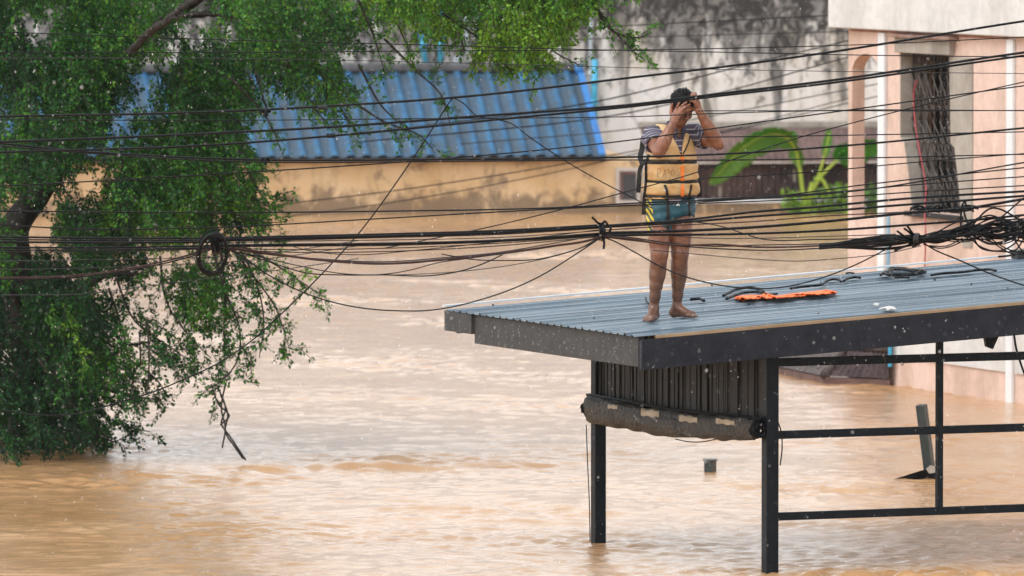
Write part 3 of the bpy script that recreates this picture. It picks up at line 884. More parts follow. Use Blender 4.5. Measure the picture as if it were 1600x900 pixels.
# ================================================================== RUSTY LEAN-TO right of the house
def make_lean():
    a = yp(1012, 330, .12); b = yp(1420, 330, .12)
    root = empty("rusty_shack", Vector((a.x, a.y, 0)), "rusty corrugated iron shack on an ochre plinth behind the banana plant", "shack")
    L = (b - a).dot(YD); o = Vector((a.x, a.y, 0))
    z1 = yp(1100, 318, .12).z; z2 = yp(1100, 312, .12).z; z3 = yp(1100, 250, 0).z; z4 = yp(1100, 198, -.6).z
    mb = MB(); mb.obox(o - UZ * 2, YD * L, -YN * .3, UZ * (2 + z1)); mb.build("plinth", M['yellow_wall'], root)
    mb = MB(); mb.obox(o + UZ * (z1 + .002) + YN * .03, YD * L, -YN * .36, UZ * (z2 - z1)); mb.build("ledge", M['trim_white'], root, bevel=.01)
    def corr(p, along, upv, nrm, pit, amp, nm, mt):
        n = int(along.length / pit * 6); V = []; F = []
        rr = random.Random(3)
        for j in range(7):
            for i in range(n + 1):
                V.append(p + along * (i / n) + upv * (j / 6) + nrm * (amp * math.sin(2 * math.pi * i / 6) + .02 * math.sin(i * .05 + j)))
        for j in range(6):
            for i in range(n):
                q = j * (n + 1) + i
                F.append((q, q + 1, q + n + 2, q + n + 1))
        ob = mesh_np(nm, [tuple(x) for x in V], F, mt, None, True)
        sd = ob.modifiers.new("solid", 'SOLIDIFY'); sd.thickness = .01
        setparent(ob, root)
    corr(o - YN * .05 + UZ * (z2 + .01), YD * L, UZ * (z3 - z2 - .06), YN, .09, .014, "iron_wall", M['rust'])
    ro = o + YN * .10 + UZ * (z3 - .015)
    corr(ro, YD * L, -YN * .9 + UZ * (z4 - z3), YN, .10, .016, "iron_roof", mat("rust_brown_iron_roof", (.075, .042, .038), (.15, .09, .08), .75, 3, (1, 1, .4), bmp=.2))
    mb = MB(); mb.obox(ro - YN * .95 + UZ * (z4 - z3 - .02), YD * L, -YN * .2, UZ * .10); mb.build("flashing", M['grey_plaster'], root)
    # pale posts seen in the gap
    for u in (1120, 1232, 1304):
        p = yp(u, 300, -.0); mb = MB(); mb.obox(Vector((p.x, p.y, z2 + .012)) + YN * .0, YD * .10, YN * .05, UZ * (z3 - z2 - .09)); mb.build("post", M['grey_plaster'], root)
make_lean()

# ================================================================== BIG STAINED WALL and its pipes
WY = onz(700, 334) - YN * 4.6
def make_big():
    a = onplane(-500, 300, WY, YN); b = onplane(1600, 300, WY, YN)
    L = (b - a).dot(YD)
    mb = MB(); mb.obox(Vector((a.x, a.y, -2)), YD * L, -YN * .4, UZ * 5.3)
    o = mb.build("stained_wall", M['grey_wall'])
    tag(o, "tall grey rendered wall with black mould streaks behind the houses", "wall")
    def pipe(pts, r, m, name, label):
        q = [onplane(u, v, WY + YN * .09, YN) for u, v in pts]
        mb = MB(); mb.tube(q, r, 12)
        for p in (q[0].lerp(q[-1], .35), q[0].lerp(q[-1], .7)):
            d = (q[1] - q[0]).normalized()
            mb.tube([p - d * .04, p + d * .04], r * 1.25, 12)
        tag(mb.build(name, m, None, True), label, "pipe", "pipes on the stained wall")
    pipe([(644, -60), (655, 40), (669, 124)], .045, M['pipe_cyan'], "drain_pipe", "slanting cyan pipe above the blue roof, left of the upright cyan one")
    pipe([(692, -60), (691, 40), (687, 124)], .042, M['pipe_cyan'], "drain_pipe", "upright cyan pipe above the blue roof, beside the slanting one")
    pipe([(727, -60), (730, 110)], .030, M['pipe_pale'], "drain_pipe", "pale thin pipe behind the leaves, nearest the cyan pipes")
    pipe([(744, -60), (746, 110)], .022, M['pipe_pale'], "drain_pipe", "thinnest pale pipe behind the leaves, second from the cyan pipes")
    pipe([(925, -60), (921, 190)], .030, M['pipe_pale'], "drain_pipe", "long pale grey pipe right of the blue roof")
    pipe([(929, 93), (928, 190)], .05, M['pipe_cyan'], "drain_pipe", "short pale cyan pipe against the long grey pipe")
    q = onplane(715, 98, WY + YN * .1, YN)
    mb = MB(); mb.obox(q - YD * .06 - UZ * .09, YD * .12, -YN * .08, UZ * .18)
    tag(mb.build("junction_box", M['pipe_pale'], None, False, bevel=.01), "small pale blue box on the stained wall between the pipes", "box")
make_big()

def make_haze():
    mb = MB(); mb.obox((-45, -6, -3), (90, 0, 0), (0, 146, 0), (0, 0, 14))
    m = bpy.data.materials.new("rain_haze"); m.use_nodes = True
    n = m.node_tree
    n.nodes.remove(n.nodes["Principled BSDF"])
    v = n.nodes.new("ShaderNodeVolumePrincipled")
    v.inputs["Color"].default_value = (.93, .94, .96, 1)
    v.inputs["Density"].default_value = .00012
    v.inputs["Anisotropy"].default_value = .2
    n.links.new(v.outputs[0], n.nodes["Material Output"].inputs["Volume"])
    tag(mb.build("haze", m), None, None, None, "stuff")
make_haze()

# ================================================================== TREE
def inpoly(u, v, poly):
    c = False; n = len(poly)
    for i in range(n):
        x1, y1 = poly[i]; x2, y2 = poly[i - 1]
        if (y1 > v) != (y2 > v) and u < (x2 - x1) * (v - y1) / (y2 - y1) + x1: c = not c
    return c
def leaf_mat():
    m, n, b = newmat("tamarind_leaf")
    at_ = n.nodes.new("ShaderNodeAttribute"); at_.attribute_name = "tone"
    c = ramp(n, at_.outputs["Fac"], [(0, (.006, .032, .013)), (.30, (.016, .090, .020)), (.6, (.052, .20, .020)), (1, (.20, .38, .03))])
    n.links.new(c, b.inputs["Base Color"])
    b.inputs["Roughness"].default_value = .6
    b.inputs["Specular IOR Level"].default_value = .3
    tr = n.nodes.new("ShaderNodeBsdfTranslucent")
    n.links.new(c, tr.inputs["Color"])
    mx = n.nodes.new("ShaderNodeMixShader"); mx.inputs[0].default_value = .35
    n.links.new(b.outputs[0], mx.inputs[1]); n.links.new(tr.outputs[0], mx.inputs[2])
    n.links.new(mx.outputs[0], n.nodes["Material Output"].inputs[0])
    return m
def make_tree():
    rt = np.random.default_rng(11)
    TY = 72.0
    base = onz(48, 703)
    root = empty("drooping_tree", base, "large green tree with drooping leafy branches standing in the flood water", "tree")
    wood = MB(); fine = MB()
    leafC = []; leafA = []; leafT = []; leafS = []
    def leaf(p, d, tone, size=1.0):
        leafC.append(p); leafA.append(d); leafT.append(tone); leafS.append(size)
    def twig(p, d, L, tone, dens=1.0, droop=.55, size=1.0, sub=True):
        """a drooping spray: leaflets crowd along a thin twig and its short side shoots"""
        p = np.array(p, float); d = np.array(d, float); d /= np.linalg.norm(d)
        step = .0150 / dens; n = max(3, int(L / step)); pts = [p.copy()]
        gap = 0
        for i in range(n):
            d = d + np.array([rt.normal(0, .06), rt.normal(0, .06), -droop * step * 2.2 + rt.normal(0, .05)])
            d /= np.linalg.norm(d)
            p = p + d * step
            if p[2] < -.03: break
            pts.append(p.copy())
            if gap > 0: gap -= 1; continue
            if rt.random() < .05: gap = rt.integers(2, 5)
            for s in range(2):
                o = rt.normal(0, 1, 3); o -= d * o.dot(d); o /= np.linalg.norm(o) + 1e-6
                leaf(p + o * rt.uniform(.004, .018), o * .8 + d * .7 + np.array([0, 0, -.2]), np.clip(tone + rt.normal(0, .11), 0, 1), size * (.45 + 1.15 * rt.random() ** 1.4))
            if sub and rt.random() < .22 and i > 1:
                o = rt.normal(0, 1, 3); o /= np.linalg.norm(o)
                twig(p, d * .8 + o * .65, rt.uniform(.08, .20), tone + rt.normal(0, .07), dens, droop, size, False)
        if len(pts) > 2:
            fine.tube([Vector(q) for q in pts[::3] + [pts[-1]]], .0026, 3, False)
    def spine(px, Y, tone, tw=.25, every=.06, dens=1.0, r0=.012, leafy=(0.0, 1.0), spread=.12):
        P = catmull([at(u, v, Y + dy) for (u, v, dy) in [(q + (0,)) if len(q) == 2 else q for q in px]], 14)
        rad = np.linspace(r0, r0 * .3, len(P))
        wood.tube(P, rad, 5)
        acc = 0; tot = sum((P[i + 1] - P[i]).length for i in range(len(P) - 1)); run = 0
        for i in range(len(P) - 1):
            seg = (P[i + 1] - P[i]); l = seg.length; acc += l; run += l
            f = run / tot
            while acc > every:
                acc -= every
                if leafy[0] <= f <= leafy[1]:
                    d = seg.normalized()
                    o = rt.normal(0, 1, 3); o[1] *= .9
                    o /= np.linalg.norm(o)
                    twig(np.array(P[i]) + rt.normal(0, .02, 3), np.array(d) * .8 + o * 1.0 + np.array([0, 0, -.15]), tw * rt.uniform(.4, 1.2), np.clip(tone + rt.normal(0, .1), 0, 1), dens)
    # ---- wood
    def limb(px, r0, r1, n=9):
        P = catmull([at(u, v, y) for u, v, y in px], 10)
        jit = [p + Vector((rt.normal(0, .006), rt.normal(0, .006), rt.normal(0, .006))) for p in P]
        wood.tube(jit, np.linspace(r0, r1, len(P)), n)
    b2 = base - UZ * 1.5
    pts = [b2] + [at(u, v, y) for u, v, y in ((48, 700, 73), (52, 560, 73), (30, 440, 73), (22, 360, 73), (62, 300, 73.2), (110, 200, 73.2), (175, 100, 73), (250, 40, 72.6), (330, -20, 72), (520, -120, 71))]
    P = catmull(pts, 10)
    trunk = MB(); trunk.tube(P, np.interp(np.linspace(0, 1, len(P)), [0, .2, .45, .7, 1], [.24, .19, .12, .075, .05]), 12)
    limb([(30, 440, 73), (-40, 300, 73.4), (-120, 100, 73.6), (-160, -200, 73.6)], .12, .05)
    limb([(175, 100, 73), (150, -20, 73.4), (180, -200, 73.5)], .07, .03)
    limb([(150, 135, 72.4), (185, 98, 71.4), (215, 70, 70.6), (240, 45, 70.2), (268, 26, 70.0), (290, 8, 70.0), (330, -14, 70.2)], .040, .026)
    limb([(262, 32, 70.0), (300, 22, 69.9), (345, 24, 69.9), (385, 34, 69.9), (412, 46, 70)], .014, .006)
    limb([(270, 30, 72.5), (340, 22, 72.2), (400, 42, 72), (450, 80, 71.8)], .035, .012)
    limb([(60, 540, 73), (110, 470, 72.6), (170, 430, 72.3), (230, 430, 72)], .05, .014)
    limb([(45, 500, 73), (0, 430, 72.5), (-60, 400, 72)], .05, .014)
    limb([(55, 600, 73), (120, 600, 72.5), (200, 640, 72.2)], .04, .01)
    limb([(520, -120, 71), (700, -90, 70.5), (900, -40, 70)], .05, .02)
    limb([(330, -20, 72), (380, 60, 71.8), (420, 180, 71.6)], .025, .008)
    trunk.build("trunk", M['bark'], root, True)
    # ---- filled regions of hanging twigs: (polygon, number, depth lo/hi, tone, length, gap scale, gap threshold)
    def region(poly, count, y0, y1, tone, L, thr, seed, dens=1.0, lat=.35, tvar=.20):
        us = [p[0] for p in poly]; vs = [p[1] for p in poly]
        rs = np.random.default_rng(seed)
        ph = rs.random((6, 3)) * 6.28; kx = rs.uniform(.012, .035, (6, 2)) * rs.choice([-1, 1], (6, 2))
        done = 0; tries = 0
        while done < count and tries < count * 30:
            tries += 1
            u = rs.uniform(min(us), max(us)); v = rs.uniform(min(vs), max(vs))
            if not inpoly(u, v, poly): continue
            g = sum(math.sin(kx[i, 0] * u + kx[i, 1] * v * .7 + ph[i, 0]) for i in range(6)) / 2.45
            if g < thr: continue
            Y = rs.uniform(y0, y1)
            t2 = math.sin(.011 * u + ph[0, 1]) * math.sin(.013 * v + ph[1, 1])
            p = at(u - 14, v - 20, Y)
            d = (rs.normal(.34, lat), rs.normal(0, lat), -.62)
            twig(p, d, L * rs.uniform(.5, 1.3), np.clip(tone + t2 * tvar + rs.normal(0, .09), .02, 1), dens)
            done += 1
    # dark left crown
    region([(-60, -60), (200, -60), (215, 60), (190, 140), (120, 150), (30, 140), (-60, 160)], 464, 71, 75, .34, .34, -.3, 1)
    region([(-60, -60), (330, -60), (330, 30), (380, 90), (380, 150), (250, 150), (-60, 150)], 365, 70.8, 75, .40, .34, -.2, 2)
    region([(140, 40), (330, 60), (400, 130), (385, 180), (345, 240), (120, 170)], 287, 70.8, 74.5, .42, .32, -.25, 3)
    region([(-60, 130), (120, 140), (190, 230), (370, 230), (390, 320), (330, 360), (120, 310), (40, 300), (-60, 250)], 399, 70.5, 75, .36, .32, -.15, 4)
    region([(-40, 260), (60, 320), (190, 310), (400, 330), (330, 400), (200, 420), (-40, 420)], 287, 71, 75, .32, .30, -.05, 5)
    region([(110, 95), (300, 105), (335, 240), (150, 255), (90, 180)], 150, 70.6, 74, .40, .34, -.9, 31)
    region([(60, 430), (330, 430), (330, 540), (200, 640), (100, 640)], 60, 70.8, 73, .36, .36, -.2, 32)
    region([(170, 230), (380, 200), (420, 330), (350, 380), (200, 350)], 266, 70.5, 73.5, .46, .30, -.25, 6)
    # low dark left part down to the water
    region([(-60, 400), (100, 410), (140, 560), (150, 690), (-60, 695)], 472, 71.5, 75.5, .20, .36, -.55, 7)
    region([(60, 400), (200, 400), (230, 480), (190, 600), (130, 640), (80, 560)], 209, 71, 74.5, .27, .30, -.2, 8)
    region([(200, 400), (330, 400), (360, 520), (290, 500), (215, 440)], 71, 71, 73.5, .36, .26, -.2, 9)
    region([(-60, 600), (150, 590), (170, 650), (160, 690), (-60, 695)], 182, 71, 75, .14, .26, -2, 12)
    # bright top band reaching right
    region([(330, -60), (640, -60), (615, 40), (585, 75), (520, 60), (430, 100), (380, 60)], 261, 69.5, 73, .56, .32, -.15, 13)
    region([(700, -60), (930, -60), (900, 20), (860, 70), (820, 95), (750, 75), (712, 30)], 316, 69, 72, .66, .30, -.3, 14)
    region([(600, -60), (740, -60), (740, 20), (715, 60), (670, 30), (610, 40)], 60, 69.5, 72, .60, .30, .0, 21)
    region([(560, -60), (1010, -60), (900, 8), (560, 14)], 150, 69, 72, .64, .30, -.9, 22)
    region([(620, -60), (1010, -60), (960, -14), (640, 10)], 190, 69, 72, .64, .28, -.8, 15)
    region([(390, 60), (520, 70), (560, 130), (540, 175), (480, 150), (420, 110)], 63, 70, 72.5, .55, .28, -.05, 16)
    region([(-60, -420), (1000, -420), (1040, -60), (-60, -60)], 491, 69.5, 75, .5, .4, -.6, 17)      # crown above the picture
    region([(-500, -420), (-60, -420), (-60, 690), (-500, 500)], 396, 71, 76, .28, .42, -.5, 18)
    # ---- strands with a readable outline
    T = .48
    for px, Y, tone, tw, ev in [
        ([(320, 300), (360, 330), (400, 345), (440, 348)], 71, .55, .16, .045),
        ([(370, 230), (400, 290), (415, 320)], 71, .50, .20, .05),
        ([(330, 380), (350, 450), (375, 520), (372, 560), (340, 600), (318, 612)], 71, .40, .20, .05),
        ([(360, 385), (395, 430), (430, 480), (452, 545)], 71, .42, .18, .045),
        ([(380, 385), (425, 410), (470, 440), (505, 463)], 70.6, .48, .20, .04),
        ([(370, 380), (400, 440), (412, 500), (405, 560)], 71, .40, .17, .05),
        ([(345, 395), (352, 460), (350, 520), (352, 580)], 71.2, .36, .18, .045),
        ([(250, 400), (260, 470), (300, 530), (330, 560)], 71.4, .36, .20, .05),
        ([(180, 430), (210, 500), (270, 545), (305, 570)], 71.6, .34, .20, .05),
        ([(170, 450), (195, 530), (205, 580)], 71.8, .28, .2, .05),
        ([(110, 560), (170, 610), (215, 620), (256, 624)], 72, .26, .16, .05),
        ([(110, 600), (160, 650), (205, 668), (235, 675)], 72, .24, .17, .045),
        ([(100, 640), (150, 680), (190, 694)], 72, .2, .16, .04),
        ([(200, 540), (240, 530), (262, 500)], 71.8, .33, .12, .05),
        ([(880, -30), (930, 10), (965, 55), (1003, 92)], 69.5, .62, .13, .045),
        ([(925, 5), (960, 50), (1000, 58), (1016, 52)], 69.5, .60, .10, .045),
        ([(840, 40), (860, 75), (905, 102)], 69.8, .62, .14, .05),
        ([(470, 60), (510, 130), (545, 190), (560, 215)], 70.6, .52, .16, .06),
        ([(540, 150), (600, 190), (660, 215), (680, 238)], 70.4, .50, .12, .07),
        ([(600, 60), (650, 110), (690, 150), (705, 200)], 70.4, .52, .12, .08),
        ([(670, 0), (680, 40), (672, 75)], 70.2, .55, .12, .06),
        ([(560, 100), (600, 170), (640, 205)], 70.4, .50, .10, .08),
        ([(690, 20), (760, 70), (800, 112)], 70, .6, .16, .05),
        ([(760, 10), (820, 60), (842, 108)], 69.8, .64, .16, .05),
        ([(600, -10), (622, 40), (640, 80)], 70, .58, .14, .06),
        ([(700, -10), (716, 40), (726, 84)], 70, .62, .12, .06),
        ([(560, 0), (585, 60), (600, 110)], 70.2, .55, .14, .06),
        ([(420, 60), (470, 130), (500, 180), (520, 200)], 70.5, .52, .14, .06),
        ([(360, 120), (420, 190), (445, 250)], 70.8, .48, .12, .07),
        ([(300, 250), (380, 300), (432, 330)], 71, .55, .16, .05),
        ([(200, 560), (250, 600), (262, 620)], 71.8, .3, .12, .05),
        ([(60, 560), (120, 640), (175, 690)], 71.5, .26, .2, .05),
    ]:
        spine(px, Y, tone, tw, ev)
    # bare hanging twigs
    for px in ([(352, 600), (346, 640), (352, 668), (347, 700)], [(338, 600), (352, 640), (346, 662), (358, 680), (384, 719)], [(344, 615), (356, 650), (352, 672), (368, 700), (380, 717)],
               [(330, 600), (342, 632), (358, 650), (344, 664)], [(230, 500), (233, 560), (231, 610)], [(218, 520), (220, 570)]):
        P = catmull([at(u, v, 71) for u, v in px], 8)
        wood.tube(P, .0075, 4)
    wood.build("branches", M['bark'], root, True)
    fine.build("twigs", M['bark'], root)
    # ---- leaves: one rhombus each, folded along the midrib
    C = np.array(leafC); D = np.array(leafA); D /= np.linalg.norm(D, axis=1)[:, None]
    S = np.array(leafS)[:, None]; n = len(C)
    rnd = rt.normal(0, 1, (n, 3)); W_ = np.cross(D, rnd); W_ /= np.linalg.norm(W_, axis=1)[:, None]
    Nn = np.cross(D, W_)
    L = .030 * S; Wd = .0098 * S
    V = np.stack([C, C + D * L * .5 + W_ * Wd + Nn * .003, C + D * L, C + D * L * .5 - W_ * Wd + Nn * .003], 1).reshape(-1, 3)
    F = np.arange(n * 4).reshape(n, 4)
    tone = np.array(leafT)
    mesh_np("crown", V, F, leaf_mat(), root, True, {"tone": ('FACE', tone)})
    print("leaves", n)
make_tree()

# ================================================================== BANANA PLANT and weeds
def make_banana():
    g = yp(1268, 334, .55)
    g.z = 0
    YBn = g.y
    root = empty("banana_plant", g, "young banana plant with one big bent leaf before the rusty shack", "plant")
    def ap(u, v, dy=0): return at(u, v, YBn + dy)
    # pseudostem clump
    for px, r0, r1 in (([(1262, 345), (1264, 322), (1266, 300), (1270, 285)], .07, .045), ([(1258, 345), (1256, 320), (1253, 290), (1249, 260), (1243, 232), (1236, 220)], .045, .026),
                   ([(1266, 300), (1275, 285), (1283, 262), (1290, 235), (1296, 208)], .035, .014), ([(1268, 300), (1283, 276), (1300, 258), (1318, 243), (1345, 232)], .035, .016),
                   ([(1272, 280), (1284, 281), (1292, 294), (1298, 304)], .04, .025), ([(1262, 320), (1254, 306), (1246, 300)], .03, .02)):
        mb = MB(); P = catmull([ap(u, v) for u, v in px], 8)
        mb.tube(P, np.linspace(r0, r1, len(P)) * .8, 8); mb.build("stalk", M['banana_stem'], root, True)
    def blade(px, wid, nm, tilt, tone, seed):
        P = catmull([ap(*q) for q in px], 10); n = len(P) - 1
        rr = random.Random(seed); V = []; F = []; m_ = 9
        for i, p in enumerate(P):
            t = (P[min(i + 1, n)] - P[max(i - 1, 0)]).normalized()
            side = t.cross(Vector(tilt)).normalized(); nn = side.cross(t)
            f = i / n
            w_ = wid * (math.sin(math.pi * min(1, f * .93 + .07)) ** .55)
            for k in range(m_):
                x = k / (m_ - 1) * 2 - 1
                rag = 1 + ((.05 * math.sin(i * 2.3 + (5 if x > 0 else 0)) - (.26 if (i * 7 + (3 if x > 0 else 0)) % 9 == 0 else 0)) if abs(x) > .8 else 0)
                V.append(p + side * x * w_ * rag + nn * (-abs(x) ** 1.5 * w_ * .45 + .012 * math.sin(i * 1.9) * abs(x)))
        for i in range(n):
            for k in range(m_ - 1):
                a = i * m_ + k; F.append((a, a + 1, a + m_ + 1, a + m_))
        mb = mesh_np(nm, [tuple(v) for v in V], F, tone, None, True)
        sd = mb.modifiers.new("solid", 'SOLIDIFY'); sd.thickness = .004
        setparent(mb, root)
    leafm, n, b = newmat("banana_blade")
    f = noise(n, 3, 5, .6); f2 = noise(n, 1.2, 3, .5, off=(3, 1, 2))
    c = ramp(n, f, [(.3, (.030, .19, .02)), (.7, (.075, .34, .03))])
    c = mixc(n, ramp(n, f2, [(.48, (0, 0, 0)), (.7, (.6, .6, .6))]), c, (.22, .30, .03))
    n.links.new(c, b.inputs["Base Color"]); b.inputs["Roughness"].default_value = .35
    bump(n, b, noise(n, 20, 3, .5, (1, 1, 1)), .3, .01)
    tr = n.nodes.new("ShaderNodeBsdfTranslucent"); n.links.new(c, tr.inputs["Color"]); mx = n.nodes.new("ShaderNodeMixShader"); mx.inputs[0].default_value = .4
    n.links.new(b.outputs[0], mx.inputs[1]); n.links.new(tr.outputs[0], mx.inputs[2]); n.links.new(mx.outputs[0], n.nodes["Material Output"].inputs[0])
    mid = [(1243, 236), (1238, 226, -.1), (1226, 214, -.18), (1205, 210, -.25), (1180, 219, -.32), (1150, 242, -.40), (1128, 266, -.44), (1108, 288, -.46)]
    mb = MB(); Pm = catmull([ap(*q) for q in mid], 8); mb.tube([p + Vector((0, -.012, .008)) for p in Pm], np.linspace(.022, .006, len(Pm)), 6); mb.build("midrib", M['banana_stem'], root, True)
    blade([(1238, 226, -.1), (1226, 214, -.18), (1205, 210, -.25), (1180, 219, -.32), (1150, 242, -.40), (1128, 266, -.44), (1108, 288, -.46)], .235, "leaf", (0, .75, .6), leafm, 1)
    blade([(1238, 225), (1246, 236), (1250, 250), (1248, 262)], .14, "leaf", (.6, .7, .3), leafm, 2)
    blade([(1240, 228), (1238, 212), (1240, 204)], .08, "leaf", (0, 1, .3), leafm, 6)
    blade([(1289, 246), (1293, 225), (1296, 200)], .07, "leaf", (.2, 1, .2), leafm, 3)
    blade([(1310, 250), (1330, 236), (1360, 226), (1385, 240)], .24, "leaf", (0, .7, .7), leafm, 4)
    blade([(1305, 250), (1316, 236), (1328, 226)], .12, "leaf", (.3, .9, .4), leafm, 5)
make_banana()
def make_weeds(poly, count, label, seed, tone, dY=.5):
    rs = np.random.default_rng(seed)
    us = [p[0] for p in poly]; vs = [p[1] for p in poly]
    g = yp(sum(us) / len(us), 334, dY); g.z = 0
    V = []; F = []; tn = []
    while len(F) < count:
        u = rs.uniform(min(us), max(us)); v = rs.uniform(min(vs), max(vs))
        if not inpoly(u, v, poly): continue
        p = np.array(yp(u, v, dY + rs.uniform(-.25, .2)))
        d = rs.normal(0, 1, 3) + np.array([0, 0, .3]); d /= np.linalg.norm(d)
        wv = np.cross(d, rs.normal(0, 1, 3)); wv /= np.linalg.norm(wv)
        s = rs.uniform(.05, .14)
        k = len(V)
        V += [p, p + d * s * .5 + wv * s * .28, p + d * s, p + d * s * .5 - wv * s * .28]
        F.append((k, k + 1, k + 2, k + 3)); tn.append(np.clip(tone + rs.normal(0, .2), 0, 1))
    m, n, b = newmat("weed_leaf")
    a = n.nodes.new("ShaderNodeAttribute"); a.attribute_name = "tone"
    n.links.new(ramp(n, a.outputs["Fac"], [(0, (.02, .07, .012)), (.5, (.08, .20, .02)), (1, (.22, .36, .03))]), b.inputs["Base Color"])
    b.inputs["Roughness"].default_value = .5
    o = mesh_np("leafy_bush", V, np.array(F), m, None, True, {"tone": ('FACE', tn)})
    tag(o, label, "bush")
make_weeds([(1225, 330), (1222, 300), (1240, 296), (1262, 300), (1300, 292), (1330, 290), (1332, 336), (1240, 338)], 520, "bright green weeds at the foot of the banana plant", 4, .7)
make_weeds([(1346, 336), (1350, 300), (1360, 290), (1392, 292), (1392, 336)], 240, "darker green bush seen through the pink arch", 5, .35)

# ================================================================== DEBRIS IN THE WATER
def make_debris():
    # leaning metal post with torn sheet
    Yd = onz(1440, 748).y
    root = empty("leaning_post", at(1447, 747, Yd), "leaning green grey metal post with a torn dark sheet at the waterline", "post")
    def q(u, v, dy=0): return at(u, v, Yd + dy)
    mb = MB()
    top = [q(1430, 635), q(1446, 631.5), q(1450, 633, .10), q(1434, 636, .10)]
    top = [q(1430, 634), q(1443.5, 632.5), q(1449, 631, .12), q(1436, 631, .12)]
    bot = [p + (q(1447, 760) - q(1431, 634)) for p in top]
    mb.hexa(bot + top)
    mb.build("metal_post", M['post_green'], root, bevel=.006)
    mb = MB(); mb.prism([q(1396, 749, -.05), q(1440, 735, -.08), q(1462, 729, -.05), q(1466, 752, -.02)], Vector((.02, .25, -.02)))
    mb.build("torn_sheet", M['black_metal'], root)
    mb = MB(); mb.prism([q(1462, 745, .06), q(1484, 748, .05), q(1462, 752, .05)], Vector((.01, .12, 0)))
    mb.build("torn_sheet", M['black_metal'], root)
    mb = MB(); mb.prism([q(1447, 733, -.14), q(1454, 727, -.14), q(1461, 729, -.14), q(1463, 738, -.14), q(1452, 740, -.14)], Vector((0, .02, 0)))
    mb.build("pale_rag", M['grey_plaster'], root)
    Yp = onz(1110, 737).y
    r2 = empty("sunken_post", at(1110, 736, Yp), "short top of a sunken green grey post poking out of the flood", "post")
    a = at(1100, 722, Yp); wv = 20 / pxm(Yp)
    o = Vector((a.x, a.y, -1.2)); zt = a.z + .012
    mb = MB(); mb.hexa([o, o + Vector((wv * .62, -.05, 0)), o + Vector((wv, .08, 0)), o + Vector((wv * .36, .13, 0))] +
                       [Vector((p.x, p.y, zt)) for p in (o, o + Vector((wv * .62, -.05, 0)), o + Vector((wv, .08, 0)), o + Vector((wv * .36, .13, 0)))])
    mb.build("shaft", M['post_green'], r2, bevel=.004)
    c = Vector((o.x + wv * .5, o.y + .04, zt))
    mb = MB(); mb.obox(c - Vector((wv * .56, .10, 0)), Vector((wv * 1.1, 0, 0)), Vector((0, .19, 0)), UZ * .008)
    mb.build("cap_plate", M['post_green'], r2)
make_debris()

# ================================================================== THINGS LYING ON THE ROOF
def roof_cloth():
    # twisted orange strip with rumpled surface
    top = [(1148, 463), (1160, 460), (1176, 459), (1190, 460), (1193, 455), (1202, 457), (1212, 461), (1240, 457), (1270, 454), (1292, 451), (1306, 454)]
    bot = [(1150, 465), (1160, 468), (1176, 467), (1190, 465), (1195, 467), (1204, 466), (1214, 465), (1240, 463), (1270, 461), (1292, 459), (1307, 457)]
    n = 90; m_ = 12
    tu = np.array(top, float); bu = np.array(bot, float)
    V = []; F = []; rr = random.Random(8)
    xs = np.linspace(0, len(top) - 1, n + 1)
    for i, x in enumerate(xs):
        k = min(int(x), len(top) - 2); f = x - k
        a = tu[k] * (1 - f) + tu[k + 1] * f; b = bu[k] * (1 - f) + bu[k + 1] * f
        for j in range(m_ + 1):
            y = j / m_
            e = math.sin(math.pi * y) ** .5
            h = .026 + e * (.018 + .005 * math.sin(i * .9 + 3 * y) + .010 * math.sin(i * .31 - 5 * y) + rr.uniform(-.004, .004))
            uv = a * (1 - y) + b * y
            V.append(on_roof(uv[0], uv[1] + h * 40, h))
    for i in range(n):
        for j in range(m_):
            a = i * (m_ + 1) + j; F.append((a, a + 1, a + m_ + 2, a + m_ + 1))
    o = mesh_np("orange_cloth", [tuple(v) for v in V], F, M['orange'], None, True)
    sd = o.modifiers.new("solid", 'SOLIDIFY'); sd.thickness = .008
    tag(o, "crumpled bright orange cloth strip lying on the ribbed roof", "cloth")
roof_cloth()
def on_roof_tube(pts, r, name, label, cat, group=None, lift=None, m=None):
    P = []
    for i, q in enumerate(pts):
        h = (lift[i] if lift else .0) + .026 + r
        P.append(on_roof(q[0], q[1], h))
    mb = MB(); mb.tube(catmull(P, 8), r, 6)
    o = mb.build(name, m or M['cable'], None, True)
    return tag(o, label, cat, group)
on_roof_tube([(1130, 462), (1142, 456), (1155, 451), (1170, 449), (1185, 452), (1194, 456)], .011, "cable_offcut", "black cable loop arching above the left end of the orange cloth", "cable")
on_roof_tube([(1135, 467), (1150, 461), (1166, 457), (1180, 456), (1192, 458)], .010, "cable_offcut", "black cable piece lying along the left part of the orange cloth", "cable")
on_roof_tube([(1195, 459), (1205, 460), (1215, 459)], .008, "cable_offcut", "very short black offcut on the knot of the orange cloth", "cable")
on_roof_tube([(1235, 451), (1255, 448), (1276, 446), (1290, 440), (1302, 436), (1312, 438), (1314, 440)], .010, "cable_offcut", "long wavy black cable above the right end of the orange cloth", "cable")
on_roof_tube([(1318, 439), (1326, 435), (1336, 433), (1344, 434)], .010, "cable_offcut", "short curved black cable between wavy cable and cable coil", "cable")
on_roof_tube([(1322, 427), (1327, 426), (1334, 427)], .007, "cable_offcut", "tiny black scrap near the far roof edge left of the coil", "cable")
on_roof_tube([(1398, 434), (1408, 433), (1420, 434)], .010, "cable_offcut", "small black strip just below the cable coil", "cable")
on_roof_tube([(1455, 430), (1475, 427), (1505, 425), (1527, 422), (1540, 421), (1556, 423)], .010, "cable_offcut", "long straight black cable right of the cable coil", "cable")
on_roof_tube([(1009, 465), (1010, 470), (1014, 475)], .008, "cable_offcut", "short black hook of cable beside the man's bare foot", "cable")
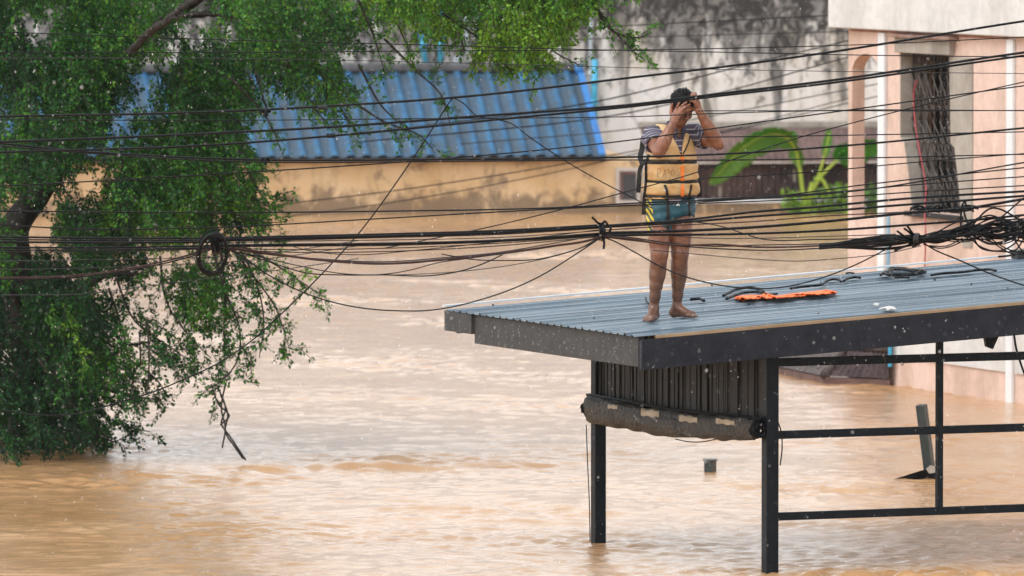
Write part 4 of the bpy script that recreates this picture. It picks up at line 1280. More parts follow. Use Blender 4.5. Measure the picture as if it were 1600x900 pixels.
on_roof_tube([(1079, 468), (1088, 467), (1100, 470)], .012, "cable_offcut", "short black strip on the roof just right of the man", "cable")
on_roof_tube([(1560, 401), (1572, 400), (1586, 398)], .009, "cable_offcut", "black cable end beside the box at the roof edge", "cable")
def roof_coil():
    mb = MB(); rr = random.Random(3)
    loops = [[(1378, 428), (1390, 422), (1392, 419), (1410, 419), (1430, 423), (1440, 423), (1437, 427), (1424, 429), (1400, 430), (1386, 429), (1388, 424), (1398, 421), (1416, 422), (1432, 425)],
             [(1376, 430), (1380, 427), (1396, 429), (1412, 428), (1428, 427), (1442, 426), (1443, 423), (1436, 421)],
             [(1391, 430), (1394, 422), (1405, 419.5), (1424, 421.5), (1436, 424.5), (1430, 428), (1422, 430)]]
    for L in loops:
        P = [on_roof(u, v, .035 + .02 * rr.random()) for u, v in L]
        mb.tube(catmull(P, 8), .0105, 6)
    tag(mb.build("cable_coil", M['cable'], None, True), "flat black cable coil lying near the far roof edge", "cable coil")
roof_coil()
def litter():
    for (u, v, r, lab, sd) in ((1389, 482, .06, "larger pale scrap of plastic near the front roof edge", 1), (1369, 477, .022, "tiny pale scrap of plastic left of the larger scrap", 2)):
        rr = random.Random(sd); c = on_roof(u, v, .03); V = [tuple(c + RN * .02)]; F = []
        k = 14
        for i in range(k):
            a = 6.283 * i / k; q = r * rr.uniform(.7, 1.25)
            V.append(tuple(c + RF * math.cos(a) * q + E * math.sin(a) * q * 1.3 + RN * rr.uniform(-.004, .012)))
        for i in range(k): F.append((0, 1 + i, 1 + (i + 1) % k))
        o = mesh_np("plastic_scrap", V, F, M['litter'], None, False)
        s = o.modifiers.new("solid", 'SOLIDIFY'); s.thickness = .006
        tag(o, lab, "litter")
    p = on_roof(1590, 405, .02)
    root = empty("cable_box", p, "small black cable junction box at the far roof edge", "box")
    mb = MB(); mb.obox(p, RF * .22, E * .12, UZ * .055); mb.build("body", M['box'], root, bevel=.006)
    mb = MB(); mb.obox(p + UZ * .057 - RF * .01 - E * .01, RF * .24, E * .14, UZ * .012); mb.build("lid", M['box'], root, bevel=.003)
    # bracket and cord under the roof at the right
    q = onplane(1548, 533, C0 + E * .4, E)
    mb = MB(); mb.prism([q + G * -.05 + UZ * .06, q + G * .08 + UZ * .06, q + G * .02 - UZ * .06, q - G * .03 - UZ * .04], E * .04)
    mb.obox(q - G * .25 + UZ * .062, G * 1.4, E * .04, UZ * .03)
    tag(mb.build("roof_bracket", M['black_metal'], None), "dark metal bracket under the front roof beam at right", "bracket")
    mb = MB(); mb.tube(catmull([at(u, v, 60.9) for u, v in ((1584, 520), (1588, 545), (1594, 565), (1603, 590), (1620, 625))], 6), .009, 6)
    tag(mb.build("hanging_rope", M['cable'], None, True), "black rope hanging under the shed roof at far right", "rope")
    p = onplane(1410, 570, gR - E * .03, E)
    mb = MB(); mb.tube([p + UZ * .02 + G * math.cos(x) * .008 + UZ * (math.sin(x) * .012 - .012) for x in np.linspace(1.57, 7.85, 14)], .003, 5)
    tag(mb.build("wire_loop", M['cable'], None, True), "tiny wire loop hanging under the upper rail", "wire")
litter()

# ================================================================== OVERHEAD CABLES
rc = random.Random(21)
def cable(px, dia, label, Y=57.5, m='cable', group=None, dY=0.0, extend=True, cat="cable", n=10, wob=0.0):
    """px: photo points; dia: thickness in photo pixels"""
    pts = list(px)
    if extend:
        (u0, v0), (u1, v1) = pts[0], pts[1]
        if u0 <= 5:
            pts = [(u0 - 700, v0 - (v1 - v0) / (u1 - u0) * 700 * .8)] + pts
        (u0, v0), (u1, v1) = pts[-2], pts[-1]
        if u1 >= 1590:
            pts = pts + [(u1 + 700, v1 + (v1 - v0) / (u1 - u0) * 700 * .8)]
    P = catmull([at(u, v, Y + dY * (i - len(pts) / 2)) for i, (u, v) in enumerate(pts)], n)
    if wob:
        P = [p + Vector((0, 0, wob * math.sin(i * 1.7 + dia))) for i, p in enumerate(P)]
    mb = MB(); mb.tube(P, dia * .45 / pxm(Y), 7)
    o = mb.build("overhead_cable", M[m], None, True)
    return tag(o, label, cat, group)
GC = "overhead cables crossing the street"
cable([(0, 182), (340, 174.5), (560, 163), (707, 152.6), (1000, 119.6), (1180, 98), (1280, 84), (1600, 33)], 4.2, "thick black cable crossing the blue roof above the man's head", 57.2, group=GC)
cable([(0, 222), (340, 208), (500, 199.5), (746, 181.5), (1000, 162), (1119, 147), (1280, 128), (1600, 82)], 4.4, "upper of two touching thick cables crossing the man's forehead", 57.0, group=GC)
cable([(0, 238), (340, 226), (629, 202), (785, 186), (1000, 165), (1119, 150.5), (1280, 132), (1600, 87)], 4.0, "lower of two touching thick cables crossing the man's forehead", 57.1, group=GC)
cable([(0, 224), (133, 237), (250, 244), (340, 248), (700, 249), (900, 247), (1142, 240), (1340, 226), (1600, 200)], 3.6, "black cable along the yellow house eave and across the man's chest", 57.3, group=GC)
cable([(0, 228), (133, 239), (250, 247), (340, 251.5), (700, 252), (930, 250), (1142, 250), (1340, 247), (1600, 241)], 2.2, "thin cable just under the chest level cable", 57.6, group=GC)
cable([(0, 291), (340, 272), (587, 256), (752, 243), (1000, 217), (1100, 203), (1200, 189), (1340, 170), (1600, 134)], 2.4, "thin cable rising from the tree across the man's shoulder", 57.4, group=GC)
cable([(0, 330), (340, 332), (600, 330), (900, 323), (1000, 317), (1100, 313), (1221, 308), (1340, 298), (1600, 254)], 2.6, "thin cable across the ochre wall at the man's waist", 57.5, group=GC)
cable([(0, 351), (100, 357), (340, 355), (587, 342), (780, 331), (917, 324), (1050, 318), (1200, 308), (1340, 290), (1600, 262)], 2.4, "thin cable low on the ochre wall merging at the man's waist", 57.6, group=GC)
cable([(0, 187), (340, 188), (700, 185), (1000, 181.8), (1126, 177), (1230, 174), (1327, 172), (1600, 173)], 1.8, "thin level cable across the blue roof passing the man's chin", 57.8, group=GC)
cable([(0, 50), (340, 62), (620, 69), (900, 77), (1150, 82), (1340, 86), (1600, 89)], 1.8, "thin cable through the tree sloping gently down to the right, topmost at left", 57.9, group=GC)
cable([(0, 82), (340, 82), (700, 79.5), (1000, 78), (1200, 74), (1340, 70), (1600, 58)], 1.8, "thin cable through the tree, second from the top at left", 58.0, group=GC)
cable([(0, 91), (340, 91), (700, 98), (1000, 106), (1340, 112), (1600, 115)], 1.3, "hair thin cable through the tree, third from the top at left", 58.1, m='cable_grey', group=GC)
cable([(600, 388), (680, 372), (740, 360), (882, 326), (970, 302), (1080, 272), (1166, 242), (1252, 214), (1340, 190), (1600, 128)], 2.0, "thin diagonal cable rising from the bundle across the life vest", 57.2, group=GC)
for i, (yl, yr, d) in enumerate(((173, 172.5, 1.8), (212, 206, 2.0), (268, 240, 2.0), (302, 276, 2.2), (310, 290, 2.2))):
    cable([(1090, yl + (yl - yr) * .4), (1280, yl), (1420, (yl + yr) / 2 + .5), (1600, yr)], d,
          ("thin level cable across the window grille, nearest its top", "thin cable across the middle of the window grille", "thin cable crossing the lower window grille, upper one",
           "thin cable crossing the foot of the window grille", "thin cable at the foot of the window, lowest one")[i], 57.6 + .1 * i, group="short cables before the pink building")
# ---- main bundle, left of the coil
GB = "strands of the main cable bundle"
LB = "black strand in the level cable bundle left of the hanging coil"
for i, (v0, v1, d) in enumerate(((370, 372, 3.6), (374, 375, 2.6), (378, 378, 4.0), (387, 384, 3.4), (391, 387, 3.0), (394, 389, 2.0))):
    cable([(0, v0), (170, (v0 + v1) / 2 + 1.2), (333, v1)], d, LB, 57.0 + .03 * i, group="strands left of the coil", extend=True)
cable([(0, 434), (70, 433), (133, 429), (220, 416), (307, 395), (335, 386)], 3.2, "double brown cable curving up to the hanging coil, upper one", 57.1, m='cable_brown', group="strands left of the coil")
cable([(0, 437), (70, 436), (133, 432), (220, 419), (307, 398), (335, 388)], 2.4, "double brown cable curving up to the hanging coil, lower one", 57.15, m='cable', group="strands left of the coil")
for v0, v1, lb in ((408, 402, "thin wire sagging under the level bundle at left, upper"), (421, 410, "thin wire sagging under the level bundle at left, lower"), (461, 430, "thin lone wire low across the left branches")):
    cable([(0, v0), (130, v0 - 2), (250, (v0 + v1) / 2 - 1), (420, v1 - 6), (560, v1 - 26)], 1.5, lb, 57.6, m='cable_grey', group="thin wires before the tree")
# ---- between coil and knot
LC = "black strand of the tight bundle between coil and knot"
GK = "strands between coil and knot"
for i, (a, b_, c, d, e, dia) in enumerate((
        (372, 369, 365.5, 360, 351, 3.0), (375, 372, 369, 363, 354, 5.0), (377, 375, 371, 366, 356, 2.4),
        (384, 382.5, 381, 376, 365, 5.2), (386, 384, 383, 377, 367, 3.4), (380, 377, 375, 371, 360, 1.6),
        (387, 390, 388, 380, 368, 1.8), (388, 394, 393, 384, 369, 1.8))):
    cable([(333, a), (450, b_), (600, c), (780, d), (944, e)], dia, LC, 56.9 + .04 * i, group=GK, extend=False)
cable([(335, 386), (371, 389), (430, 397), (493, 405.5), (600, 412), (700, 405), (775, 397), (860, 385), (932, 372), (942, 368)], 4.2, "brown double strand sagging under the tight bundle", 57.0, m='cable_brown', group=GK, extend=False)
cable([(335, 387), (371, 391), (430, 399), (493, 404), (600, 409), (700, 402), (775, 395), (860, 381), (942, 366)], 2.0, "grey strand clinging to the sagging brown strand", 57.05, m='cable_grey', group=GK, extend=False)
cable([(340, 388), (380, 396), (420, 409), (482, 427), (530, 429.5), (600, 429.5), (675, 430.5), (725, 422), (762, 409), (785, 398)], 2.2, "thin strand with the deep belly below the bundle", 57.0, group=GK, extend=False)
cable([(345, 388), (400, 400), (470, 416), (540, 428), (600, 428.5), (645, 421), (682, 411), (730, 404), (790, 396)], 1.8, "thin strand rising early to the brown strand", 56.95, group=GK, extend=False)
cable([(600, 430), (660, 428), (740, 422), (800, 414), (860, 402), (905, 388), (942, 368)], 1.5, "hair thin strand climbing gently to the knot", 57.0, m='cable_grey', group=GK, extend=False)
cable([(690, 397), (740, 405.5), (790, 407), (840, 405), (880, 396), (920, 382), (942, 369)], 2.0, "thin strand with a shallow belly close to the knot", 57.0, group=GK, extend=False)
cable([(340, 386), (367, 394), (415, 427), (493, 464), (571, 482), (620, 485.5), (662, 485.5), (762, 465), (837, 435), (900, 397), (942, 369)], 2.4, "lone cable drooping deepest over the pale water to the roof corner", 56.9, group=GK, extend=False)
cable([(420, 372), (480, 391), (560, 398), (640, 392), (720, 384), (830, 372), (944, 358)], 1.6, "thin wavy strand below the tight bundle", 57.0, group=GK, extend=False)
# ---- right of the knot
GRt = "strands right of the knot"
cable([(940, 353), (1058, 345), (1180, 331), (1280, 323), (1420, 310), (1600, 299)], 4.2, "upper thick strand from the knot across the man's shorts", 56.9, group=GRt)
cable([(940, 355), (1058, 348), (1180, 338), (1280, 331), (1400, 321), (1510, 313), (1600, 306)], 4.2, "second thick strand from the knot across the man's shorts", 57.0, group=GRt)
cable([(940, 360), (1058, 352), (1180, 346), (1280, 338), (1420, 331), (1600, 320)], 2.2, "thin strand below the two thick ones over the shorts", 57.05, m='cable_brown', group=GRt)
cable([(940, 364), (1060, 361), (1180, 355), (1280, 347), (1428, 332), (1506, 326), (1600, 311)], 5.0, "thick strand across the man's thighs", 57.0, group=GRt)
cable([(940, 368), (1020, 367), (1107, 366.5), (1180, 365), (1280, 361), (1440, 350), (1520, 344), (1600, 336)], 4.2, "thick level strand just above the man's knees", 57.05, group=GRt)
cable([(940, 366), (1000, 365), (1100, 372), (1200, 372), (1300, 369), (1400, 366)], 1.6, "thin yellowish grey strand above the man's knees", 57.1, m='cable_grey', group=GRt, extend=False)
cable([(940, 369), (985, 373), (1033, 381), (1080, 383), (1119, 382), (1180, 386), (1280, 384), (1400, 375)], 3.6, "brown strand crossing just above the man's knees", 56.95, m='cable_brown', group=GRt, extend=False)
cable([(942, 370), (1000, 377), (1060, 384), (1130, 389), (1200, 391), (1280, 388), (1400, 377)], 2.4, "lowest black strand crossing at the man's knees", 57.0, group=GRt, extend=False)
cable([(942, 368), (985, 371), (1033, 378), (1119, 385), (1180, 383), (1280, 381), (1400, 373)], 2.0, "black strand twisted with the brown one at the knees", 57.0, group=GRt, extend=False)
cable([(1080, 346), (1110, 350), (1135, 356), (1165, 366), (1185, 372), (1280, 374), (1400, 371)], 2.0, "thin strand slanting down right of the man's shorts", 56.9, group=GRt, extend=False)
cable([(1020, 391), (1076, 396), (1180, 405), (1240, 408), (1310, 404), (1390, 395), (1440, 384)], 1.5, "hair thin wire drooping over the pale water right of the man", 57.2, m='cable_grey', group=GRt, extend=False)
cable([(942, 370), (960, 377), (990, 393), (1033, 417), (1070, 432), (1107, 442), (1150, 449), (1185, 451), (1233, 447), (1275, 437), (1315, 423), (1355, 405), (1393, 384), (1408, 374)], 2.4, "cable drooping from the knot across the man's shins to the roof", 57.0, group=GRt, extend=False)
cable([(1440, 378), (1460, 390), (1500, 407), (1536, 423), (1570, 436), (1600, 446)], 2.6, "straight stay wire slanting down right over the roof", 57.0, group=GRt)
# ---- slack wires to the left water
GS = "slack wires"
cable([(0, 640), (40, 647), (89, 649), (130, 645), (178, 631), (240, 612), (289, 592), (340, 568), (387, 537), (440, 490), (500, 431), (560, 365), (632, 267), (675, 202), (700, 163), (707, 153)], 2.4, "slack wire falling from the top cable down to the lower left", 57.2, group=GS)
cable([(707, 152), (722, 160), (746, 181), (770, 186), (794, 191), (830, 216), (876, 247), (940, 284), (1000, 315), (1020, 326)], 2.0, "slack wire zigzagging from the top cable down to the man", 57.3, group=GS, extend=False)
cable([(1586, 400), (1560, 385), (1530, 366), (1500, 352)], 2.2, "short wire from the tangle to the box on the roof", 57.5, group=GS, extend=False)
# ---- blurred wires close to the far wall
GF = "far wires before the stained wall"
for i, (pp, d) in enumerate((([(700, 60), (900, 45), (1300, 24), (1600, 8)], 2.4), ([(640, 78), (900, 62), (1323, 49), (1600, 38)], 2.2), ([(560, 210), (930, 159), (1180, 98), (1323, 64), (1600, -4)], 3.2),
                  ([(560, 222), (930, 185), (1060, 160), (1160, 136), (1323, 90), (1600, 20)], 3.0), ([(720, 225), (1000, 200), (1150, 174), (1325, 140), (1600, 90)], 2.4), ([(340, 330), (600, 300), (830, 265), (1100, 214), (1330, 160), (1600, 100)], 2.4),
                  ([(400, 345), (640, 312), (900, 262), (1150, 200), (1340, 150)], 2.2))):
    cable(pp, d * .8, ("far wire high on the stained wall, topmost", "far wire high on the stained wall, second from top", "far wire rising steeply right behind the man's head, upper", "far wire rising steeply right behind the man's head, lower",
                  "far wire rising behind the man's forearm", "far wire rising from the ochre wall behind the man, upper", "far wire rising from the ochre wall behind the man, lower")[i], 88 + i, m='cable_grey' if i in (1, 4) else 'cable', group=GF, dY=1.2, extend=True)
# ---- tangle at the right
GT = "strands of the black tangle"
LT = "black strand of the thick cable tangle at right before the pink wall"
for i in range(30):
    s = rc.gauss(0, 1)
    v1 = 374 + rc.gauss(0, 3.2); v2 = 371 + rc.gauss(0, 5.0); v3 = 362 + rc.gauss(0, 6.5)
    v4 = 350 + rc.gauss(0, 11) + (10 if i % 3 == 0 else 0); v5 = 352 + rc.gauss(0, 15)
    u0 = 1398 + rc.uniform(-30, 20) if i % 2 else 1280
    v0 = 376 + rc.gauss(0, 4) if i % 2 else 386 + rc.gauss(0, 3)
    cable([(u0, v0), (1422 + rc.uniform(-6, 6), v1), (1462, v2), (1508 + rc.uniform(-10, 10), v3), (1552 + rc.uniform(-14, 14), v4), (1600, v5)], rc.choice((2.2, 2.8, 3.4, 4.0)), LT, 57.0 + rc.uniform(-.12, .12), m='cable', group=GT)
for i in range(14):
    v = 345 + rc.uniform(-10, 30); h = rc.uniform(-22, 22)
    cable([(1500 + rc.uniform(-20, 20), 362 + rc.gauss(0, 4)), (1530, v + h * .6), (1560 + rc.uniform(-8, 8), v + h), (1585, v + h * .4 + rc.gauss(0, 6)), (1600, v + rc.gauss(0, 10))], rc.choice((1.8, 2.4, 2.8)), LT, 56.9 + rc.uniform(-.15, .1), group=GT)
for px in ([(1443, 382), (1470, 388), (1500, 379), (1520, 366)], [(1450, 384), (1480, 384), (1504, 372)], [(1510, 362), (1545, 372), (1572, 388), (1590, 394), (1612, 398)], [(1520, 360), (1550, 378), (1580, 396), (1600, 398)]):
    cable(px, 2.2, "thin strand looping below the cable tangle at right", 56.9, group=GT, extend=False)
# wire ends sticking out and ties
def tie(name, parts, label, cat, m='cable', r=.0065):
    mb = MB()
    for px in parts:
        mb.tube(catmull([at(u, v, Y) for u, v, Y in px], 6), r, 5)
    return tag(mb.build(name, M[m], None, True), label, cat)
rk = random.Random(6)
loops = []
for i in range(9):
    u = 937 + rk.uniform(-3, 8); 
    loops.append([(u, 350 + rk.uniform(-2, 2), 56.84), (u + rk.uniform(-3, 3), 360, 56.8), (u + rk.uniform(-2, 3), 370 + rk.uniform(-2, 3), 56.86), (u + 1, 362, 57.2), (u, 350, 56.9)])
loops += [[(942, 350, 56.85), (934, 348, 56.82), (929, 343, 56.8), (925, 339, 56.8)], [(943, 372, 56.85), (944, 382, 56.84), (943, 389, 56.84)], [(941, 349, 56.85), (946, 346, 56.8), (950, 352, 56.82)], [(948, 352, 56.85), (954, 356, 56.82), (952, 364, 56.84)]]
tie("cable_knot", loops, "knot of wire binding the cable bundle left of the man", "wire knot", r=.0085)
loops = []
for i in range(8):
    u = 337 + rk.uniform(-6, 6)
    loops.append([(u, 362 + rk.uniform(-3, 4), 56.84), (u + rk.uniform(-3, 3), 374, 56.8), (u + rk.uniform(-2, 3), 390 + rk.uniform(-3, 3), 56.86), (u + 1, 378, 57.2), (u, 364, 56.9)])
tie("cable_knot", loops, "knot of wire at the top of the hanging cable coil", "wire knot", r=.008)
mb = MB()
for i in range(7):
    a = rk.uniform(20, 24); b = rk.uniform(29, 33); cx = 332 + rk.uniform(-2, 3); cy = 397 + rk.uniform(-3, 3); rot = R(rk.uniform(8, 18)); y = 56.8 + i * .02
    P = []
    for x in np.linspace(0, 2 * math.pi, 33):
        du = a * math.cos(x); dv = b * math.sin(x)
        P.append(at(cx + du * math.cos(rot) - dv * math.sin(rot), cy + du * math.sin(rot) + dv * math.cos(rot), y + .1 * math.sin(x)))
    mb.tube(P, .0062, 6)
mb.tube(catmull([at(u, v, 56.8) for u, v in ((310, 380), (318, 368), (328, 361), (340, 358))], 8), .005, 5)
tag(mb.build("hanging_cable_coil", M['cable'], None, True), "round black cable coil hanging from the bundle before the tree", "cable coil")
tie("wire_ends", [[(1430, 376, 56.9), (1415, 370, 56.85), (1402, 361, 56.8)], [(1430, 374, 56.9), (1422, 364, 56.85), (1413, 357, 56.8)], [(1432, 373, 56.9), (1424, 362, 56.85), (1417, 352, 56.8)],
                  [(1430, 377, 56.9), (1412, 376, 56.85), (1401, 373, 56.8)], [(1428, 380, 56.9), (1412, 386, 56.85), (1398, 392, 56.8)], [(1436, 380, 56.9), (1430, 384, 56.85), (1426, 385, 56.8)]],
    "frayed black wire ends sprouting from the left end of the tangle", "wire ends", r=.008)
mb = MB()
for q in range(4):
    u = 1429 + q * 2.2
    mb.tube([at(u + 1.5 * math.sin(x), 374 + 9 * math.cos(x), 57 + .13 * math.sin(x) - .04) for x in np.linspace(0, 6.283, 17)], .006, 5)
tag(mb.build("binding_tape", M['cable_grey'], None, True), "grey tape binding the cable tangle near its frayed ends", "tape")
# splice fittings
for (u, v, lab) in ((416, 173, "small black splice clamp on the top cable before the blue roof"), (504, 168, "pale spiral splice on the top cable before the blue roof"), (517, 212, "small splice on the lower double cable before the blue roof"), (415, 249, "small black clip on the eave level cable")):
    mb = MB()
    for k in range(7):
        mb.tube([at(u - 6 + k * 2, v + 2.6 * math.cos(x) + .0, 57.15 + .012 * math.sin(x)) for x in np.linspace(0, 6.283, 9)], .006, 5)
    if 'clip' in lab or 'clamp' in lab:
        mb.tube([at(u, v - 2.6, 57.15), at(u, v, 57.13), at(u - 2, v + 5, 57.1), at(u + 1, v + 8, 57.1)], .010, 6)
    tag(mb.build("cable_splice", M['cable_grey'] if 'pale' in lab else M['cable'], None, True), lab, "splice")
# wire mass snagged at the foot of the window
loops = []
for i in range(16):
    u = 1425 + rk.uniform(-5, 75)
    loops.append([(u, 328 + rk.uniform(-4, 4), 57.4), (u + rk.uniform(5, 20), 326 + rk.uniform(-5, 5), 57.35), (u + rk.uniform(15, 34), 327 + rk.uniform(-6, 6), 57.4)])
loops += [[(1500, 330, 57.3), (1505, 318, 57.3), (1511, 313, 57.3)], [(1506, 326, 57.3), (1509, 318, 57.3), (1503, 312, 57.3)], [(1502, 330, 57.3), (1501, 345, 57.3), (1502, 356, 57.3)], [(1506, 330, 57.3), (1510, 344, 57.3), (1514, 352, 57.3)]]
tie("snagged_wires", loops, "clump of snagged black wires before the foot of the window", "wire clump", r=.007)

# ================================================================== RAIN
def make_rain():
    rr = np.random.default_rng(5)
    oct_ = np.array([(1, 0, 0), (0, 1, 0), (-1, 0, 0), (0, -1, 0), (0, 0, 1), (0, 0, -1)], float)
    fc = np.array([(0, 1, 4), (1, 2, 4), (2, 3, 4), (3, 0, 4), (1, 0, 5), (2, 1, 5), (3, 2, 5), (0, 3, 5)])
    n = 12000
    Y = rr.uniform(40, 76, n)
    u = rr.uniform(-120, 1720, n); v = rr.uniform(-100, 1000, n)
    P = np.array([at(a, b, c) for a, b, c in zip(u, v, Y)])
    P = P[P[:, 2] > .02]
    r = np.clip(rr.lognormal(-6.65, .45, len(P)), .0008, .005)
    st = rr.uniform(1.0, 2.6, len(P))
    extra = []                                        # drips from the low eave and splashes on the sheet
    for i in range(220):
        wv = (int(rr.uniform(0, 28)) + .48) * EAVE_L / 28
        q = roofp(-.045, wv, -.03); extra.append((q.x + rr.normal(0, .006), q.y, q.z - rr.uniform(0, .22), .0013, rr.uniform(1.5, 5)))
    for i in range(1500):
        q = roofp(rr.uniform(0, 4.0), rr.uniform(0, EAVE_L), .026); extra.append((q.x, q.y, q.z + abs(rr.normal(0, .03)), rr.uniform(.0008, .0018), 1))
    for i in range(500):
        q = roofp(rr.uniform(0, 4.0), EAVE_L, .03); extra.append((q.x, q.y, q.z + abs(rr.normal(0, .022)), rr.uniform(.0008, .002), 1))
    ex = np.array(extra)
    P = np.concatenate([P, ex[:, :3]]); r = np.concatenate([r, ex[:, 3]]); st = np.concatenate([st, ex[:, 4]])
    S = np.stack([r, r, r * st], -1)
    V = P[:, None, :] + oct_[None] * S[:, None, :]
    V[:, 4, 0] += r * st * .12; V[:, 5, 0] -= r * st * .12
    F = (fc[None] + (np.arange(len(P)) * 6)[:, None, None]).reshape(-1, 3)
    m, nn, b = newmat("falling_rain_water")
    b.inputs["Base Color"].default_value = (.9, .92, .94, 1)
    b.inputs["Roughness"].default_value = .12
    b.inputs["Transmission Weight"].default_value = .35
    b.inputs["IOR"].default_value = 1.33
    o = mesh_np("rain", V.reshape(-1, 3), F, m, None, True)
    tag(o, "falling rain drops in front of the street", "rain", None, "stuff")
make_rain()

# ================================================================== THE MAN
def vsub(P, c): return (P[0] - c[0], P[1] - c[1], P[2] - c[2])
def smin(a, b, k):
    if k <= 0: return np.minimum(a, b)
    h = np.clip(.5 + .5 * (b - a) / k, 0, 1)
    return b * (1 - h) + a * h - k * h * (1 - h)
def smax(a, b, k): return -smin(-a, -b, k)
def cone(P, a, b, r1, r2):
    a = np.array(a, float); b = np.array(b, float); ba = b - a
    pa = vsub(P, a); L2 = ba.dot(ba)
    h = np.clip((pa[0] * ba[0] + pa[1] * ba[1] + pa[2] * ba[2]) / L2, 0, 1)
    r = r1 * (1 - h) + r2 * h
    return np.sqrt((pa[0] - ba[0] * h) ** 2 + (pa[1] - ba[1] * h) ** 2 + (pa[2] - ba[2] * h) ** 2) - r
def ell(P, c, r, fr=None):
    q = vsub(P, c)
    if fr is not None:
        q = tuple(q[0] * f[0] + q[1] * f[1] + q[2] * f[2] for f in fr)
    x, y, z = q[0] / r[0], q[1] / r[1], q[2] / r[2]
    k0 = np.sqrt(x * x + y * y + z * z) + 1e-9
    k1 = np.sqrt((x / r[0]) ** 2 + (y / r[1]) ** 2 + (z / r[2]) ** 2) + 1e-9
    return k0 * (k0 - 1) / k1
def plane(P, c, n):
    n = np.array(n, float); n /= np.linalg.norm(n)
    q = vsub(P, c); return q[0] * n[0] + q[1] * n[1] + q[2] * n[2]
class Field:
    def __init__(s, lo, hi, h):
        s.h = h
        s.ax = [np.arange(lo[i], hi[i] + h, h) for i in range(3)]
        s.P = np.meshgrid(*s.ax, indexing='ij', sparse=True)
        s.d = np.full([len(a) for a in s.ax], 1.0, dtype=np.float64)
    def sub(s, lo, hi):
        sl = []
        for i in range(3):
            a = np.searchsorted(s.ax[i], lo[i]); b = np.searchsorted(s.ax[i], hi[i])
            sl.append(slice(max(a, 0), max(b, a + 1)))
        return tuple(sl)
    def put(s, fn, lo, hi, k=.0, m=.05, mode='min'):
        sl = s.sub([x - m for x in lo], [x + m for x in hi])
        P = [s.P[0][sl[0]], s.P[1][:, sl[1]], s.P[2][:, :, sl[2]]]
        v = fn(P)
        if mode == 'min': s.d[sl] = smin(s.d[sl], v, k)
        else: s.d[sl] = smax(s.d[sl], -v, k)
    def cone(s, a, b, r1, r2, k=.02, m=.05):
        r = max(r1, r2)
        s.put(lambda P: cone(P, a, b, r1, r2), [min(x, y) - r for x, y in zip(a, b)], [max(x, y) + r for x, y in zip(a, b)], k, m)
    def ell(s, c, r, fr=None, k=.02, m=.05, mode='min'):
        R_ = max(r) if fr is not None else None
        e = [R_] * 3 if R_ else r
        s.put(lambda P: ell(P, c, r, fr), [x - y for x, y in zip(c, e)], [x + y for x, y in zip(c, e)], k, m, mode)
    def all(s, fn, mode='max', k=.0):
        v = fn(s.P)
        s.d = smax(s.d, v, k) if mode == 'max' else smin(s.d, v, k)
    def mesh(s):
        d = s.d; ax = s.ax; h = s.h
        nx, ny, nz = d.shape
        neg = d < 0
        cs = [(i, j, k) for i in (0, 1) for j in (0, 1) for k in (0, 1)]
        cnt = np.zeros((nx - 1, ny - 1, nz - 1), dtype=np.int8)
        for (i, j, k) in cs: cnt += neg[i:nx - 1 + i, j:ny - 1 + j, k:nz - 1 + k]
        act = (cnt > 0) & (cnt < 8)
        ii, jj, kk = np.nonzero(act)
        idx = -np.ones(act.shape, dtype=np.int64); idx[ii, jj, kk] = np.arange(len(ii))
        acc = np.zeros((len(ii), 3)); num = np.zeros(len(ii))
        for a in cs:
            for axn in range(3):
                if a[axn] == 1: continue
                b = list(a); b[axn] = 1
                va = d[ii + a[0], jj + a[1], kk + a[2]]; vb = d[ii + b[0], jj + b[1], kk + b[2]]
                cr = (va < 0) != (vb < 0)
                t = np.where(cr, va / np.where(cr, va - vb, 1), 0)
                p = np.stack([np.full(len(ii), a[q], float) for q in range(3)], -1)
                p[:, axn] = t
                acc += p * cr[:, None]; num += cr
        V = np.stack([ax[0][ii], ax[1][jj], ax[2][kk]], -1) + acc / num[:, None] * h
        Fs = []
        for axn in range(3):
            o = [q for q in range(3) if q != axn]
            sl0 = [slice(1, -1)] * 3; sl0[axn] = slice(0, -1)
            sl1 = [slice(1, -1)] * 3; sl1[axn] = slice(1, None)
            a = neg[tuple(sl0)]; b = neg[tuple(sl1)]
            x = np.nonzero(a != b)
            g = [x[0] + (0 if axn == 0 else 1), x[1] + (0 if axn == 1 else 1), x[2] + (0 if axn == 2 else 1)]
            def cell(du, dv):
                c = [q.copy() for q in g]; c[o[0]] -= du; c[o[1]] -= dv
                return idx[c[0], c[1], c[2]]
            q4 = np.stack([cell(1, 1), cell(0, 1), cell(0, 0), cell(1, 0)], -1)
            fl = a[x] if axn != 1 else ~a[x]
            q4 = np.where(fl[:, None], q4, q4[:, ::-1])
            Fs.append(q4)
        F = np.concatenate(Fs); F = F[(F >= 0).all(1)]
        return V, F
def relax(V, F, it=2, lam=.5):
    n = len(V)
    for _ in range(it):
        acc = np.zeros_like(V); c = np.zeros(n)
        for a in range(4):
            i = F[:, a]
            for b in (F[:, (a + 1) % 4], F[:, (a + 3) % 4]):
                for q in range(3): acc[:, q] += np.bincount(i, V[b, q], n)
                c += np.bincount(i, minlength=n)
        V = V + lam * (acc / np.maximum(c, 1)[:, None] - V)
    return V

